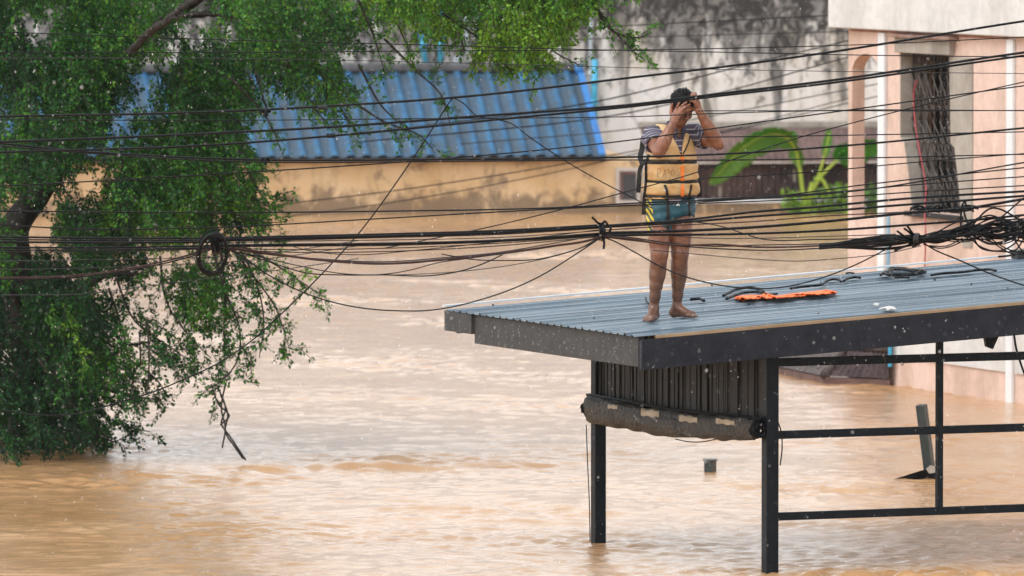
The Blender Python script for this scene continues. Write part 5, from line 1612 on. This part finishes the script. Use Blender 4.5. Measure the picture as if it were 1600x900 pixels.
def make_man():
    S0 = 212.0
    foot = on_roof(1047, 497, .024)
    SC = S0 / pxm(foot.y)                       # metres per local unit
    org = foot
    def W(V): return np.asarray(V) * SC + np.array(org)
    root = empty("person", org, "barefoot man in faded orange life vest holding his head with both hands", "person")
    def X(u, v, y=0.0): return ((u - 1047) / S0, y, (497 - v) / S0 + y * -.0)
    A = np.array
    # ---------- frames
    yaw, pit = R(27), R(33)
    Fh = A([math.sin(yaw) * math.cos(pit), -math.cos(yaw) * math.cos(pit), -math.sin(pit)])
    Sh = A([math.cos(yaw), math.sin(yaw), 0.0])
    Uh = np.cross(Sh, Fh) * -1.0
    if Uh[2] < 0: Uh = -Uh
    rl = R(4)                                   # slight sideways tilt
    Sh, Uh = Sh * math.cos(rl) - Uh * math.sin(rl), Uh * math.cos(rl) + Sh * math.sin(rl)
    HC = A([.083, -.075, 1.553])
    def hp(s, f, u): return HC + Sh * s + Fh * f + Uh * u
    HF = (Sh, Fh, Uh)
    # ---------- joints
    ps = R(27)
    Ft = A([math.sin(ps), -math.cos(ps), 0.]); St = A([math.cos(ps), math.sin(ps), 0.])
    neck0 = A([.030, .000, 1.37]); chest = A([.012, .02, 1.20]); belly = A([.004, .02, 1.0]); pelvis = A([.0, .02, .82])
    shR = A([-.135, -.055, 1.335]); shL = A([.183, .075, 1.350])
    elR = A([-.088, -.285, 1.238]); wrR = A([.020, -.262, 1.457])
    elL = A([.352, -.110, 1.290]); wrL = A([.207, -.150, 1.540])
    hipR = A([-.078, .00, .80]); hipL = A([.082, .04, .80])
    knR = A([-.080, -.065, .475]); knL = A([.073, .015, .475])
    anR = A([-.121, -.040, .085]); anL = A([.052, .055, .095])

    def head_fn(P):
        d = ell(P, hp(0, -.012, .040), (.077, .098, .086), HF)
        d = smin(d, ell(P, hp(0, .022, -.045), (.060, .070, .066), HF), .04)
        d = smin(d, ell(P, hp(0, .050, -.090), (.034, .036, .026), HF), .03)      # chin
        for s in (-1, 1):
            d = smin(d, ell(P, hp(s * .042, .062, -.022), (.024, .022, .020), HF), .025)   # cheekbone
        d = smin(d, ell(P, hp(0, .075, .040), (.055, .022, .020), HF), .025)      # brow
        for s in (-1, 1):
            d = smax(d, -ell(P, hp(s * .031, .098, .018), (.019, .016, .013), HF), .012)
            d = smin(d, ell(P, hp(s * .031, .079, .016), (.015, .013, .012), HF), .004)    # lids
        d = smin(d, cone(P, hp(0, .090, .022), hp(0, .113, -.020), .008, .013), .012)
        for s in (-1, 1):
            d = smin(d, ell(P, hp(s * .012, .100, -.024), (.009, .010, .007), HF), .006)
        d = smin(d, ell(P, hp(0, .082, -.050), (.024, .012, .0065), HF), .006)
        d = smin(d, ell(P, hp(0, .081, -.062), (.021, .012, .008), HF), .005)
        for s in (-1, 1):                                                          # ears
            e = ell(P, hp(s * .079, -.010, -.004), (.010, .021, .033), HF)
            e = smax(e, -ell(P, hp(s * .090, -.006, .000), (.010, .011, .020), HF), .004)
            d = smin(d, e, .008)
        return d
    def hair_fn(P):
        d = ell(P, hp(0, -.020, .048), (.087, .105, .095), HF)
        q = vsub(P, HC)
        pf = q[0] * Fh[0] + q[1] * Fh[1] + q[2] * Fh[2]; pu = q[0] * Uh[0] + q[1] * Uh[1] + q[2] * Uh[2]; p_s = q[0] * Sh[0] + q[1] * Sh[1]
        lump = .0028 * np.sin(70 * pf + 40 * p_s) * np.sin(55 * pu + 30 * p_s + 1) + .0012 * np.sin(150 * p_s + 60 * pf)
        d = d + lump
        d = smax(d, pf * .80 - pu * .60 - .036 + .006 * np.sin(p_s * 130), .008)
        d = smax(d, -pu - .058, .01)
        return d
    def front_y(x, z, back=.0):
        ys = np.linspace(-.45, .1, 551)
        P = (np.full_like(ys, x), ys, np.full_like(ys, z))
        d = np.minimum(head_fn(P), hair_fn(P))
        i = np.argmax(d < back)
        return ys[i] if d[i] < back else -.13

    # ---------- body
    B = Field((-.30, -.46, -.03), (.45, .22, 1.72), .0042)
    # torso, neck
    B.cone(pelvis, belly, .105, .105, .05); B.cone(belly, chest, .11, .12, .05)
    B.cone(chest + A([0, 0, .02]), neck0 - A([0, 0, .06]), .11, .06, .05)
    B.cone(shR + A([.05, .02, .01]), shL - A([.05, .02, -.01]), .062, .062, .05)
    B.cone(neck0 - A([0, 0, .03]), HC + A([-.02, .02, -.03]), .060, .056, .04)
    # head
    B.put(head_fn, HC - .16, HC + .16, .02, .02)
    # arms
    def seg(a, b, r, k=.025):
        n = len(r) - 1
        for i in range(n):
            B.cone(a + (b - a) * i / n, a + (b - a) * (i + 1) / n, r[i], r[i + 1], k)
    def arm(sh, el, wr, ds):
        B.ell(sh, (.062, .062, .062), None, .04)
        seg(sh, el, [.054, .055, .051, .045, .041])
        dirn = el - (sh + wr) / 2; dirn /= np.linalg.norm(dirn)
        B.ell(el + dirn * .006, (.036, .036, .036), None, .02)
        seg(el, wr, [.040, .047, .045, .037, .030, .026])
    arm(shR, elR, wrR, 1); arm(shL, elL, wrL, -1)
    # ---- right hand: laid over the forehead, back to the viewer, fingers fanned up to the right
    def px(u, v, lift): x = (u - 1047) / S0; z = (497 - v) / S0; return A([x, front_y(x, z) + lift, z])
    def finger(pts, r):
        for i in range(len(pts) - 1):
            B.cone(pts[i], pts[i + 1], r[i], r[i + 1], .004, .02)
    pc = px(1056.5, 175, -.028)
    wr2 = A([wrR[0], wrR[1], wrR[2]])
    kn = [px(1055.5, 169.5, -.020), px(1061, 167.5, -.018), px(1065, 169, -.017), px(1067.5, 172.5, -.017)]
    for kq in kn: B.cone(wr2 + (pc - wr2) * .25, kq, .022, .0125, .010, .03)
    B.cone(wr2, pc, .024, .026, .015)
    tips = [(1060.8, 158.0), (1071.5, 157.6), (1076.5, 161.3), (1079, 168.8)]
    rad = [.0100, .0104, .0100, .0088]
    for kq, (u, v), r in zip(kn, tips, rad):
        u0 = 1047 + kq[0] * S0; v0 = 497 - kq[2] * S0
        p1 = px(u0 + (u - u0) * .40, v0 + (v - v0) * .45, -.017); p2 = px(u0 + (u - u0) * .74, v0 + (v - v0) * .76, -.011); p3 = px(u, v, -.006)
        finger([kq, p1, p2, p3], [r * 1.12, r * 1.04, r * .95, r * .80])
    t0 = wr2 + (pc - wr2) * .35; 
    finger([t0 + A([-.012, -.004, .0]), px(1047.5, 174.5, -.022), px(1048, 167.5, -.014), px(1050.2, 160.5, -.007)], [.016, .0135, .0115, .0088])
    # ---- left hand: gripping the hair, seen from the thumb edge
    pl = A([.197, -.150, 1.588])
    B.cone(wrL, pl, .025, .024, .014)
    for i, (yy, r, dz) in enumerate(((-.172, .0104, -.004), (-.150, .0106, .004), (-.128, .0102, .0), (-.108, .009, -.010))):
        mcp = A([.192 - i * .001, yy, 1.622 + dz]); 
        B.cone(pl + (mcp - pl) * .2, mcp, .020, .013, .010, .03)
        finger([mcp, A([.181, yy - .002, 1.657 + dz]), A([.158, yy, 1.656 + dz]), A([.143, yy + .004, 1.632 + dz])], [r * 1.2, r * 1.15, r * 1.0, r * .85])
    finger([pl + A([-.004, -.016, -.018]), A([.180, -.176, 1.596]), A([.160, -.176, 1.612]), A([.144, -.168, 1.603])], [.017, .0135, .0115, .009])
    # ---- legs
    def leg(hip, kn_, an, toe_d, side):
        B.ell(hip, (.080, .082, .085), None, .03)
        seg(hip, kn_, [.086, .085, .080, .071, .059])
        B.ell(hip + (kn_ - hip) * .55 + A([0, -.018, 0]), (.060, .058, .13), None, .04)
        B.ell(kn_ + A([0, -.012, 0]), (.052, .052, .058), None, .03)
        B.ell(kn_ + A([0, -.044, .010]), (.028, .022, .032), None, .014)
        for q in (-1, 1): B.ell(kn_ + A([q * .030, -.030, -.045]), (.014, .014, .022), None, .02)
        seg(kn_, an, [.054, .053, .050, .043, .036, .032], .03)
        B.cone(kn_ + A([0, -.036, -.05]), an + A([0, -.018, .05]), .016, .012, .03)
        calf = kn_ + (an - kn_) * .30
        B.ell(calf + A([side * .004, .022, 0]), (.052, .054, .10), None, .03)
        B.ell(calf + A([-side * .020, .016, -.02]), (.036, .042, .085), None, .025)
        td = A([toe_d[0], toe_d[1], 0.]); td /= np.linalg.norm(td); sd = A([-td[1], td[0], 0.])
        g = ground(an)
        heel = A([an[0], an[1], g]) - td * .035
        for q in (-1, 1): B.ell(an + sd * q * .024 + A([0, 0, -.004]), (.014, .014, .016), None, .012)
        B.cone(an, heel + A([0, 0, .030]), .032, .031, .025)
        ball = A([an[0], an[1], 0.]) + td * .125; ball[2] = ground(ball)
        B.cone(an + td * .012 + A([0, 0, -.025]), ball + A([0, 0, .026]) - td * .02, .036, .026, .02)
        B.cone(heel + A([0, 0, .028]), ball + A([0, 0, .020]) + sd * .02, .028, .021, .02)
        B.cone(ball + sd * .026 + A([0, 0, .019]), ball - sd * .028 + A([0, 0, .017]), .022, .019, .02)
        for i, q in enumerate((.032, .013, -.004, -.020, -.034)):
            qq = q * side
            L = (.052, .053, .047, .040, .032)[i]; r = (.0135, .0098, .0092, .0088, .0084)[i]
            a0 = ball + sd * qq + td * .002; a1 = a0 + td * L
            B.cone(a0 + A([0, 0, .016]), A([a1[0], a1[1], ground(a1) + r * .9]), r * 1.1, r, .006, .02)
    def ground(p):                              # roof surface height in local units
        wp = A(org) + A([p[0], p[1], 0]) * SC
        n = RN
        z = C0.z + .024 - (n.x * (wp[0] - C0.x) + n.y * (wp[1] - C0.y)) / n.z
        return (z - org.z) / SC
    leg(hipR, knR, anR, (-.30, -1.0), 1)
    leg(hipL, knL, anL, (.80, -.62), -1)
    # muscle / small surface variety
    V, F = B.mesh(); V = relax(V, F, 1, .4)
    m, n, b = newmat("wet_brown_skin")
    f = noise(n, 9, 5, .6); f2 = noise(n, 60, 4, .7)
    c = ramp(n, f, [(.35, (.165, .064, .034)), (.65, (.265, .110, .060))])
    c = mixc(n, .35, c, ramp(n, f2, [(.35, (.6, .55, .5)), (.6, (1, 1, 1))]), 'MULTIPLY')
    # mud splashed over the legs
    tc = n.nodes.new("ShaderNodeTexCoord"); sp = n.nodes.new("ShaderNodeSeparateXYZ"); n.links.new(tc.outputs["Object"], sp.inputs[0])
    hz = n.nodes.new("ShaderNodeMapRange"); hz.inputs[1].default_value = org.z + .95; hz.inputs[2].default_value = org.z + .25; hz.inputs[3].default_value = -.35; hz.inputs[4].default_value = .14
    n.links.new(sp.outputs["Z"], hz.inputs[0])
    mud = ramp(n, math_n(n, 'ADD', noise(n, 11, 7, .75), hz.outputs[0]), [(.44, (0, 0, 0)), (.62, (1, 1, 1))])
    c = mixc(n, math_n(n, 'MULTIPLY', mud, .75), c, (.085, .042, .026))
    n.links.new(c, b.inputs["Base Color"])
    n.links.new(ramp(n, noise(n, 16, 6, .7), [(.38, (.16, .16, .16)), (.62, (.5, .5, .5))]), b.inputs["Roughness"])
    b.inputs["Specular IOR Level"].default_value = .5
    b.inputs["Subsurface Weight"].default_value = .08
    b.inputs["Subsurface Radius"].default_value = (.02, .008, .004)
    b.inputs["Subsurface Scale"].default_value = .4
    bump(n, b, f2, .25, .004)
    mesh_np("body", W(V), F, m, root)
    # ---------- hair
    H = Field(HC - .17, HC + .17, .0038)
    H.d = hair_fn(H.P)
    V, F = H.mesh()
    hv = V.copy()
    rr = np.random.default_rng(4)
    mb = MB()
    hm = mat("wet_black_hair", (.003, .003, .005), (.008, .008, .010), .5, 40, spec=.1)
    mesh_np("hair", W(V), F, hm, root)
    hairo = bpy.data.objects[-1] if False else None
    cen = hp(0, -.02, .045)
    for i in rr.choice(len(hv), 260, replace=False):
        p = hv[i]; d = p - cen; d /= np.linalg.norm(d)
        if d.dot(Uh) < -.1: continue
        d = d * .5 + Fh * .3 + Uh * .25 + rr.normal(0, .28, 3); d /= np.linalg.norm(d)
        L = rr.uniform(.008, .018)
        mb.tube([Vector(W(p - d * .004)), Vector(W(p + d * L * .6)), Vector(W(p + d * L + A([0, 0, -.004])))], [.0035, .0022, .0006], 4)
    mb.build("hair_strands", hm, root)
    for s in (-1, 1):                            # eyebrows
        mb = MB(); pts = []
        for t in np.linspace(0, 1, 7):
            p = hp(s * (.014 + .036 * t), .13, .034 + .007 * math.sin(math.pi * t)); 
            for k in range(80):
                if head_fn([A([p[0]]), A([p[1]]), A([p[2]])])[0] < .001: break
                p = p - Fh * .002
            pts.append(Vector(W(p)))
        mb.tube(pts, [.002, .004, .0045, .0045, .004, .003, .0015], 5); mb.build("eyebrow", hm, root, True)

    # ---------- shirt
    def wob(P, a=.004, f=38):
        return a * np.sin(f * P[2] + 14 * P[0]) * np.sin(f * .7 * P[0] + 9 * P[1] + 2) + a * .6 * np.sin(f * 1.9 * P[2] - 20 * P[0] + 1)
    def torso_q(P, c):
        q = vsub(P, c); return q[0] * St[0] + q[1] * St[1], q[0] * Ft[0] + q[1] * Ft[1], q[2]
    Sf = Field((-.30, -.40, .70), (.45, .26, 1.48), .0052)
    Sf.cone(A([.0, .02, .84]), belly, .135, .13, .05); Sf.cone(belly, chest, .13, .135, .05)
    Sf.cone(chest + A([0, 0, .02]), neck0 - A([0, 0, .045]), .125, .065, .05)
    Sf.cone(shR + A([.04, .02, .012]), shL - A([.04, .02, -.012]), .074, .074, .05)
    eR = shR + (elR - shR) * .50; eL = shL + (elL - shL) * .52
    def sleeve(P, sh, e, r1, r2):
        dirn = (e - sh) / np.linalg.norm(e - sh)
        d = cone(P, sh - dirn * .01, e + dirn * .06, r1, r2)
        return smax(d, plane(P, e, dirn), .004)
    for sh, e in ((shR, eR), (shL, eL)):
        lo = np.minimum(sh, e) - .10; hi = np.maximum(sh, e) + .10
        Sf.put(lambda P, sh=sh, e=e: sleeve(P, sh, e, .080, .074), lo, hi, .03, .03)
    Sf.d = Sf.d + wob(Sf.P, .004, 40)
    Sf.all(lambda P: -plane(P, (0, 0, .852), (0, 0, 1)), 'max', .004)
    # hollow the sleeve mouths slightly
    for sh, e in ((shR, eR), (shL, eL)):
        dirn = (e - sh) / np.linalg.norm(e - sh)
        Sf.put(lambda P, sh=sh, e=e, dirn=dirn: cone(P, e - dirn * .02, e + dirn * .05, .060, .064), np.minimum(sh, e) - .1, np.maximum(sh, e) + .1, .003, .02, 'cut')
    V, F = Sf.mesh(); V = relax(V, F, 1, .4)
    # stripe coordinate: height on the trunk, distance along the arm on the sleeves
    sc_ = V[:, 2].copy()
    for sh, e in ((shR, eR), (shL, eL)):
        dirn = (e - sh) / np.linalg.norm(e - sh); t = (V - sh) @ dirn
        side = np.abs((V - A([.02, .02, 1.3])) @ St)
        wgt = np.clip((t - .0) / .05, 0, 1) * np.clip((side - .13) / .04, 0, 1) * (((V - A([.02, 0, 0])) @ St > 0) == ((sh - A([.02, 0, 0])) @ St > 0))
        tgt = 1.36 - t * .8 + (V[:, 2] - sh[2]) * .45
        sc_ = sc_ * (1 - wgt) + tgt * wgt
    m, n, b = newmat("grey_striped_polo_cloth")
    a_ = n.nodes.new("ShaderNodeAttribute"); a_.attribute_name = "stripe"
    fr = math_n(n, 'FRACT', math_n(n, 'MULTIPLY', a_.outputs["Fac"], 1 / .040))
    msk = ramp(n, fr, [(.0, (0, 0, 0)), (.78, (0, 0, 0)), (.83, (1, 1, 1)), (.92, (1, 1, 1)), (.97, (0, 0, 0))])
    f = noise(n, 14, 5, .6)
    c = ramp(n, f, [(.3, (.042, .036, .060)), (.7, (.082, .070, .105))])
    n.links.new(mixc(n, msk, c, (.40, .40, .46)), b.inputs["Base Color"])
    b.inputs["Roughness"].default_value = .75
    bump(n, b, noise(n, 90, 3, .6), .3, .003)
    mesh_np("polo_shirt", W(V), F, m, root, True, {"stripe": ('POINT', sc_)})
    shirt = COL.objects[-1] if False else None
    # collar
    Cf = Field((-.10, -.16, 1.30), (.20, .16, 1.52), .0045)
    nd = A([.25, -.45, 1.0]); nd /= np.linalg.norm(nd); cc = A([.036, -.018, 1.392])
    def coll(P):
        q = vsub(P, cc); hgt = q[0] * nd[0] + q[1] * nd[1] + q[2] * nd[2]
        rad_ = np.sqrt(np.maximum(q[0] ** 2 + q[1] ** 2 + q[2] ** 2 - hgt ** 2, 0))
        r0 = .072 - .12 * hgt
        d = np.maximum(np.abs(rad_ - r0) - .008, np.abs(hgt - .006) - .036)
        fq = q[0] * Ft[0] + q[1] * Ft[1]; sq = q[0] * St[0] + q[1] * St[1]
        return smax(d, np.minimum(fq - .03, .018 - np.abs(sq)), .006)
    Cf.d = coll(Cf.P)
    V, F = Cf.mesh(); mesh_np("collar", W(V), F, mat("navy_collar_cloth", (.022, .028, .065), (.05, .06, .115), .75, 20), root)
    
    # ---------- shorts
    Pf = Field((-.24, -.20, .56), (.24, .24, .93), .0048)
    Pf.cone(A([-.03, .02, .84]), A([.035, .03, .84]), .132, .132, .05)
    Pf.cone(A([-.04, .01, .77]), A([.05, .03, .77]), .118, .118, .05)
    Pf.cone(hipR + A([0, .0, .02]), hipR + (knR - hipR) * .68, .098, .082, .045)
    Pf.cone(hipL + A([0, .0, .02]), hipL + (knL - hipL) * .50, .100, .094, .045)
    Pf.d = Pf.d + wob(Pf.P, .0045, 46) + .003 * np.sin(60 * Pf.P[0] + 30 * Pf.P[2])
    def hems(P):
        left = smax(plane(P, (.0, 0, 0), (-1, 0, 0)), 0 * P[2] - 1, 0)
        hr = plane(P, (-.08, 0, .637), (.10, .1, -1))
        hl = np.maximum(plane(P, (.08, -.10, .762), (.35, -.35, -1)), plane(P, (.1, 0, .715), (0, 0, -1)))
        return np.where(P[0] + 0 * P[1] + 0 * P[2] < .012, hr + 0 * P[1], hl)
    Pf.all(hems, 'max', .003)
    Pf.all(lambda P: plane(P, (0, 0, .895), (0, 0, 1)) + 0 * P[0] + 0 * P[1], 'max', .004)
    V, F = Pf.mesh(); V = relax(V, F, 1, .4)
    fc = V[F].mean(1)
    m1 = mat("wet_teal_shorts", (.002, .042, .066), (.006, .080, .112), .45, 10, lo=.3, hi=.7)
    m2, n, b = newmat("yellow_patterned_side_panel")
    tc = n.nodes.new("ShaderNodeTexCoord"); mp = n.nodes.new("ShaderNodeMapping"); mp.inputs["Rotation"].default_value = (0, R(35), 0)
    n.links.new(tc.outputs["Object"], mp.inputs[0])
    wv = n.nodes.new("ShaderNodeTexWave"); wv.inputs["Scale"].default_value = 9; wv.inputs["Distortion"].default_value = 3
    n.links.new(mp.outputs[0], wv.inputs[0])
    n.links.new(ramp(n, wv.outputs["Fac"], [(.40, (.02, .05, .05)), (.5, (.52, .40, .04))]), b.inputs["Base Color"]); b.inputs["Roughness"].default_value = .55
    mi = ((fc[:, 0] < -.112 + (fc[:, 2] - .65) * -.12)).astype(int)
    sh_o = mesh_np("shorts", W(V), F, [m1, m2], root, True, None, mi)
    shV, shF = V, F
    # ---------- life vest
    Vf = Field((-.30, -.24, .86), (.30, .27, 1.47), .0052)
    vc = A([.010, .025, 0.])
    def vest(P):
        s, f_, z = torso_q(P, vc)
        z = P[2] + 0 * s
        a = np.interp(np.asarray(P[2]), [.86, .95, 1.1, 1.2, 1.3, 1.42], [.212, .208, .196, .180, .160, .120])
        bq = np.interp(np.asarray(P[2]), [.86, .95, 1.2, 1.3, 1.42], [.158, .162, .160, .140, .085])
        k = (np.abs(s / a) ** 2.6 + np.abs(f_ / bq) ** 2.6 + 1e-9) ** (1 / 2.6)
        d = (k - 1) * np.minimum(a, bq)
        # panels are quilted between the belts
        for zc in (.905, 1.010, 1.153):
            d = d + .014 * np.exp(-((z - zc) / .013) ** 2)
        d = d + .007 * np.exp(-(s / .010) ** 2) * (f_ > 0)
        d = d + .004 * np.sin(31 * z + 17 * s) * np.sin(23 * s - 11 * z) + .0025 * np.sin(70 * z + 40 * s)
        d = smax(d, .893 + .008 * np.sin(9 * s) - z, .012)
        d = smax(d, z - 1.432, .01)
        # V neck in front, scoop behind
        vn = np.where(f_ > -.02, np.abs(s) - np.clip((z - 1.205) * .36, -1, .075), np.abs(s) - np.clip((z - 1.36) * 1.2, -1, .08))
        d = smax(d, -vn, .010)
        # arm holes
        ah = np.sqrt(((np.abs(s) - .215) / .085) ** 2 + ((z - 1.34) / .17) ** 2) - 1
        d = smax(d, -ah * .085, .012)
        return d
    Vf.d = vest(Vf.P)
    V, F = Vf.mesh(); V = relax(V, F, 1, .4)
    m, n, b = newmat("faded_orange_vest_cloth")
    f = noise(n, 5, 6, .65, off=(2, 0, 1)); f2 = noise(n, 34, 4, .7)
    c = ramp(n, f, [(.30, (.56, .235, .075)), (.40, (.58, .32, .12)), (.53, (.58, .39, .18)), (.70, (.40, .31, .18))])
    c = mixc(n, .3, c, ramp(n, f2, [(.3, (.55, .5, .42)), (.6, (1, 1, 1))]), 'MULTIPLY')
    n.links.new(c, b.inputs["Base Color"]); b.inputs["Roughness"].default_value = .62
    bump(n, b, f2, .35, .006)
    vo = mesh_np("life_vest", W(V), F, m, root)
    bv = BVHTree.FromPolygons([Vector(v) for v in V], [tuple(int(x) for x in f) for f in F])
    bs = BVHTree.FromPolygons([Vector(v) for v in shV], [tuple(int(x) for x in f) for f in shF])
    def onfront(x, z, trees=(bv, bs), lift=.004, miss=None):
        best = None
        for t in trees:
            h = t.ray_cast(Vector((x, -.6, z)), Vector((0, 1, 0)))
            if h[0] is not None and (best is None or h[0].y < best.y): best = h[0]
        if best is None:
            return miss if miss is not None else None
        return Vector((x, best.y - lift, z))
    def ribbon(pts, wd, th, name, m, parent, upv=None):
        """flat webbing through local points; width measured across the view"""
        n = len(pts); Vv = []; Ff = []
        for i, p in enumerate(pts):
            t = (pts[min(i + 1, n - 1)] - pts[max(i - 1, 0)]).normalized()
            a = t.cross(Vector((0, -1, 0)))
            if a.length < 1e-3: a = Vector((0, 0, 1))
            if upv is not None: a = Vector(upv)
            a.normalize(); q = t.cross(a).normalized()
            for s1, s2 in ((-1, -1), (1, -1), (1, 1), (-1, 1)):
                Vv.append(p + a * wd / 2 * s1 + q * th / 2 * s2)
        for i in range(n - 1):
            for k in range(4):
                k2 = (k + 1) % 4
                Ff.append((i * 4 + k, i * 4 + k2, i * 4 + 4 + k2, i * 4 + 4 + k))
        Ff += [(3, 2, 1, 0), tuple((n - 1) * 4 + k for k in range(4))]
        mbq = MB(); mbq.poly([Vector(W(v)) for v in Vv], Ff)
        return mbq.build(name, m, parent)
    web = mat("black_vest_webbing", (.006, .006, .006), (.022, .021, .018), .6, 30, spec=.3)
    def u2(u): return (u - 1047) / S0
    def v2(v): return (497 - v) / S0
    def path(px, n=10, lift=.005, trees=(bv, bs)):
        out = []
        q = catmull([(u2(u), 0, v2(v)) for u, v in px], n); last = None
        for p in q:
            h = onfront(p.x, p.z, trees, lift)
            if h is None:
                if last is None: continue
                h = Vector((p.x, last.y, p.z))
            out.append(h); last = h
        return out
    def belt(z0, wd, tilt, name):
        pts = []
        for t in np.linspace(-math.pi, math.pi, 73):
            s = math.cos(t); f_ = math.sin(t)
            dirn = Vector(tuple(St * s + Ft * f_))
            z = z0 + tilt * s
            h = bv.ray_cast(Vector((vc[0], vc[1], z)) + dirn * .5, -dirn)
            if h[0] is not None: pts.append(h[0] + dirn * .003)
        return ribbon(pts, wd, .007, name, web, vo, (0, 0, 1))
    belt(1.152, .036, .006, "belt"); belt(1.008, .038, -.004, "belt"); belt(.902, .022, .0, "hem_binding")
    # zip strip and hanging straps
    zipm = mat("bright_orange_zip_strip", (.78, .17, .02), (.85, .24, .03), .55, 20)
    for v0, v1 in ((239.5, 250), (257.5, 281), (287, 305)):
        ribbon(path([(1065.5, v0), (1065.5, (v0 + v1) / 2), (1065.5, v1)], 6, .0045, (bv,)), .026, .005, "zip_strip", zipm, vo, (1, 0, 0))
    for pts, wd in (([(1014, 241), (1010.5, 256), (1010, 280), (1008, 300), (1006, 318), (1005.5, 335)], .031),
                    ([(1038, 287), (1041, 296), (1042, 308), (1043, 325), (1043.5, 345), (1043, 358)], .020),
                    ([(1080, 287), (1078.5, 297), (1076, 306), (1076.5, 320), (1077, 340), (1076, 356)], .016)):
        ribbon(path(pts, 8, .008), wd, .006, "hanging_strap", web, vo, (1, 0, 0))
    # edge straps: loose ends at the sides
    p0 = [Vector((u2(u), y, v2(v))) for u, v, y in ((1010, 247, -.14), (1003, 254, -.17), (999.5, 262, -.17), (998, 275, -.17), (997, 290, -.165), (996.5, 299, -.16))]
    ribbon(catmull(p0, 6), .034, .007, "loose_strap_end", web, vo, (1, 0, 0))
    p0 = [Vector((u2(u), y, v2(v))) for u, v, y in ((1005, 215, .02), (1003, 232, .02), (1000, 245, -.04), (1004, 256, -.10))]
    ribbon(catmull(p0, 6), .040, .006, "side_strap", web, vo, (1, 0, 0))
    p0 = [Vector((u2(u), y, v2(v))) for u, v, y in ((1081, 255, .05), (1087, 270, .06), (1091, 285, .06), (1093, 298, .06), (1093, 308, .06))]
    ribbon(catmull(p0, 6), .038, .006, "side_strap", web, vo, (1, 0, 0))
    ribbon(path([(1053, 201), (1057, 216), (1061, 230), (1064.5, 240)], 6, .003, (bv,)), .010, .006, "neck_binding", web, vo)
    ribbon(path([(1079, 206), (1075, 222), (1069.5, 234), (1065.5, 241)], 6, .003, (bv,)), .010, .006, "neck_binding", web, vo)
    # hand lettering in marker, and the curved scratch mark
    ink = mat("faded_marker_ink", (.20, .125, .07), (.32, .21, .11), .7, 30)
    def stroke(L): return [[(u, v) for u, v in s] for s in L]
    strokes = [[(1026, 276), (1026.6, 268), (1027.4, 262), (1030, 261.5), (1031, 265), (1029, 269), (1026.6, 270)],
               [(1034.5, 276.5), (1036, 270), (1038, 263.5)], [(1038, 263.5), (1039, 270), (1040, 277)], [(1034.8, 271), (1037, 270.5), (1040, 270.8)],
               [(1042.5, 263), (1044.5, 263), (1043.3, 265.5), (1045, 267.5), (1043, 270)],
               [(1050.5, 263), (1048, 266), (1048.5, 271), (1051, 272), (1053, 268), (1051.5, 263.5), (1050.5, 263)],
               [(1060, 262.5), (1056.5, 263.5), (1057, 267), (1060, 268), (1060, 271.5), (1057, 273)]]
    mbk = MB()
    for s in strokes:
        P = path(s, 5, .0012, (bv,))
        if len(P) > 1: mbk.tube([Vector(W(p)) for p in P], .0017, 4)
    P = path([(1054, 259), (1049.5, 265), (1046.5, 272), (1045, 281)], 6, .0012, (bv,)); mbk.tube([Vector(W(p)) for p in P], .0014, 4)
    mbk.build("marker_lettering", ink, vo)
    # shorts: white figure mark and drawstring
    wm = mat("white_print", (.7, .7, .7), (.8, .8, .8), .6, 10)
    mbk = MB()
    for s, r in (([(1058.6, 313.2), (1059, 314.2)], .0052), ([(1059, 315.5), (1059.4, 317), (1060.5, 319.5), (1060.8, 320.5)], .0034), ([(1059.2, 316.8), (1057.6, 319), (1056.4, 320)], .0042)):
        P = path(s, 5, .002, (bs,))
        if len(P) > 1: mbk.tube([Vector(W(p)) for p in P], r, 6)
    mbk.build("white_logo", wm, sh_o, True)
    pk = path([(1058, 330), (1052, 328), (1047, 325)], 5, .002, (bs,))
make_man()
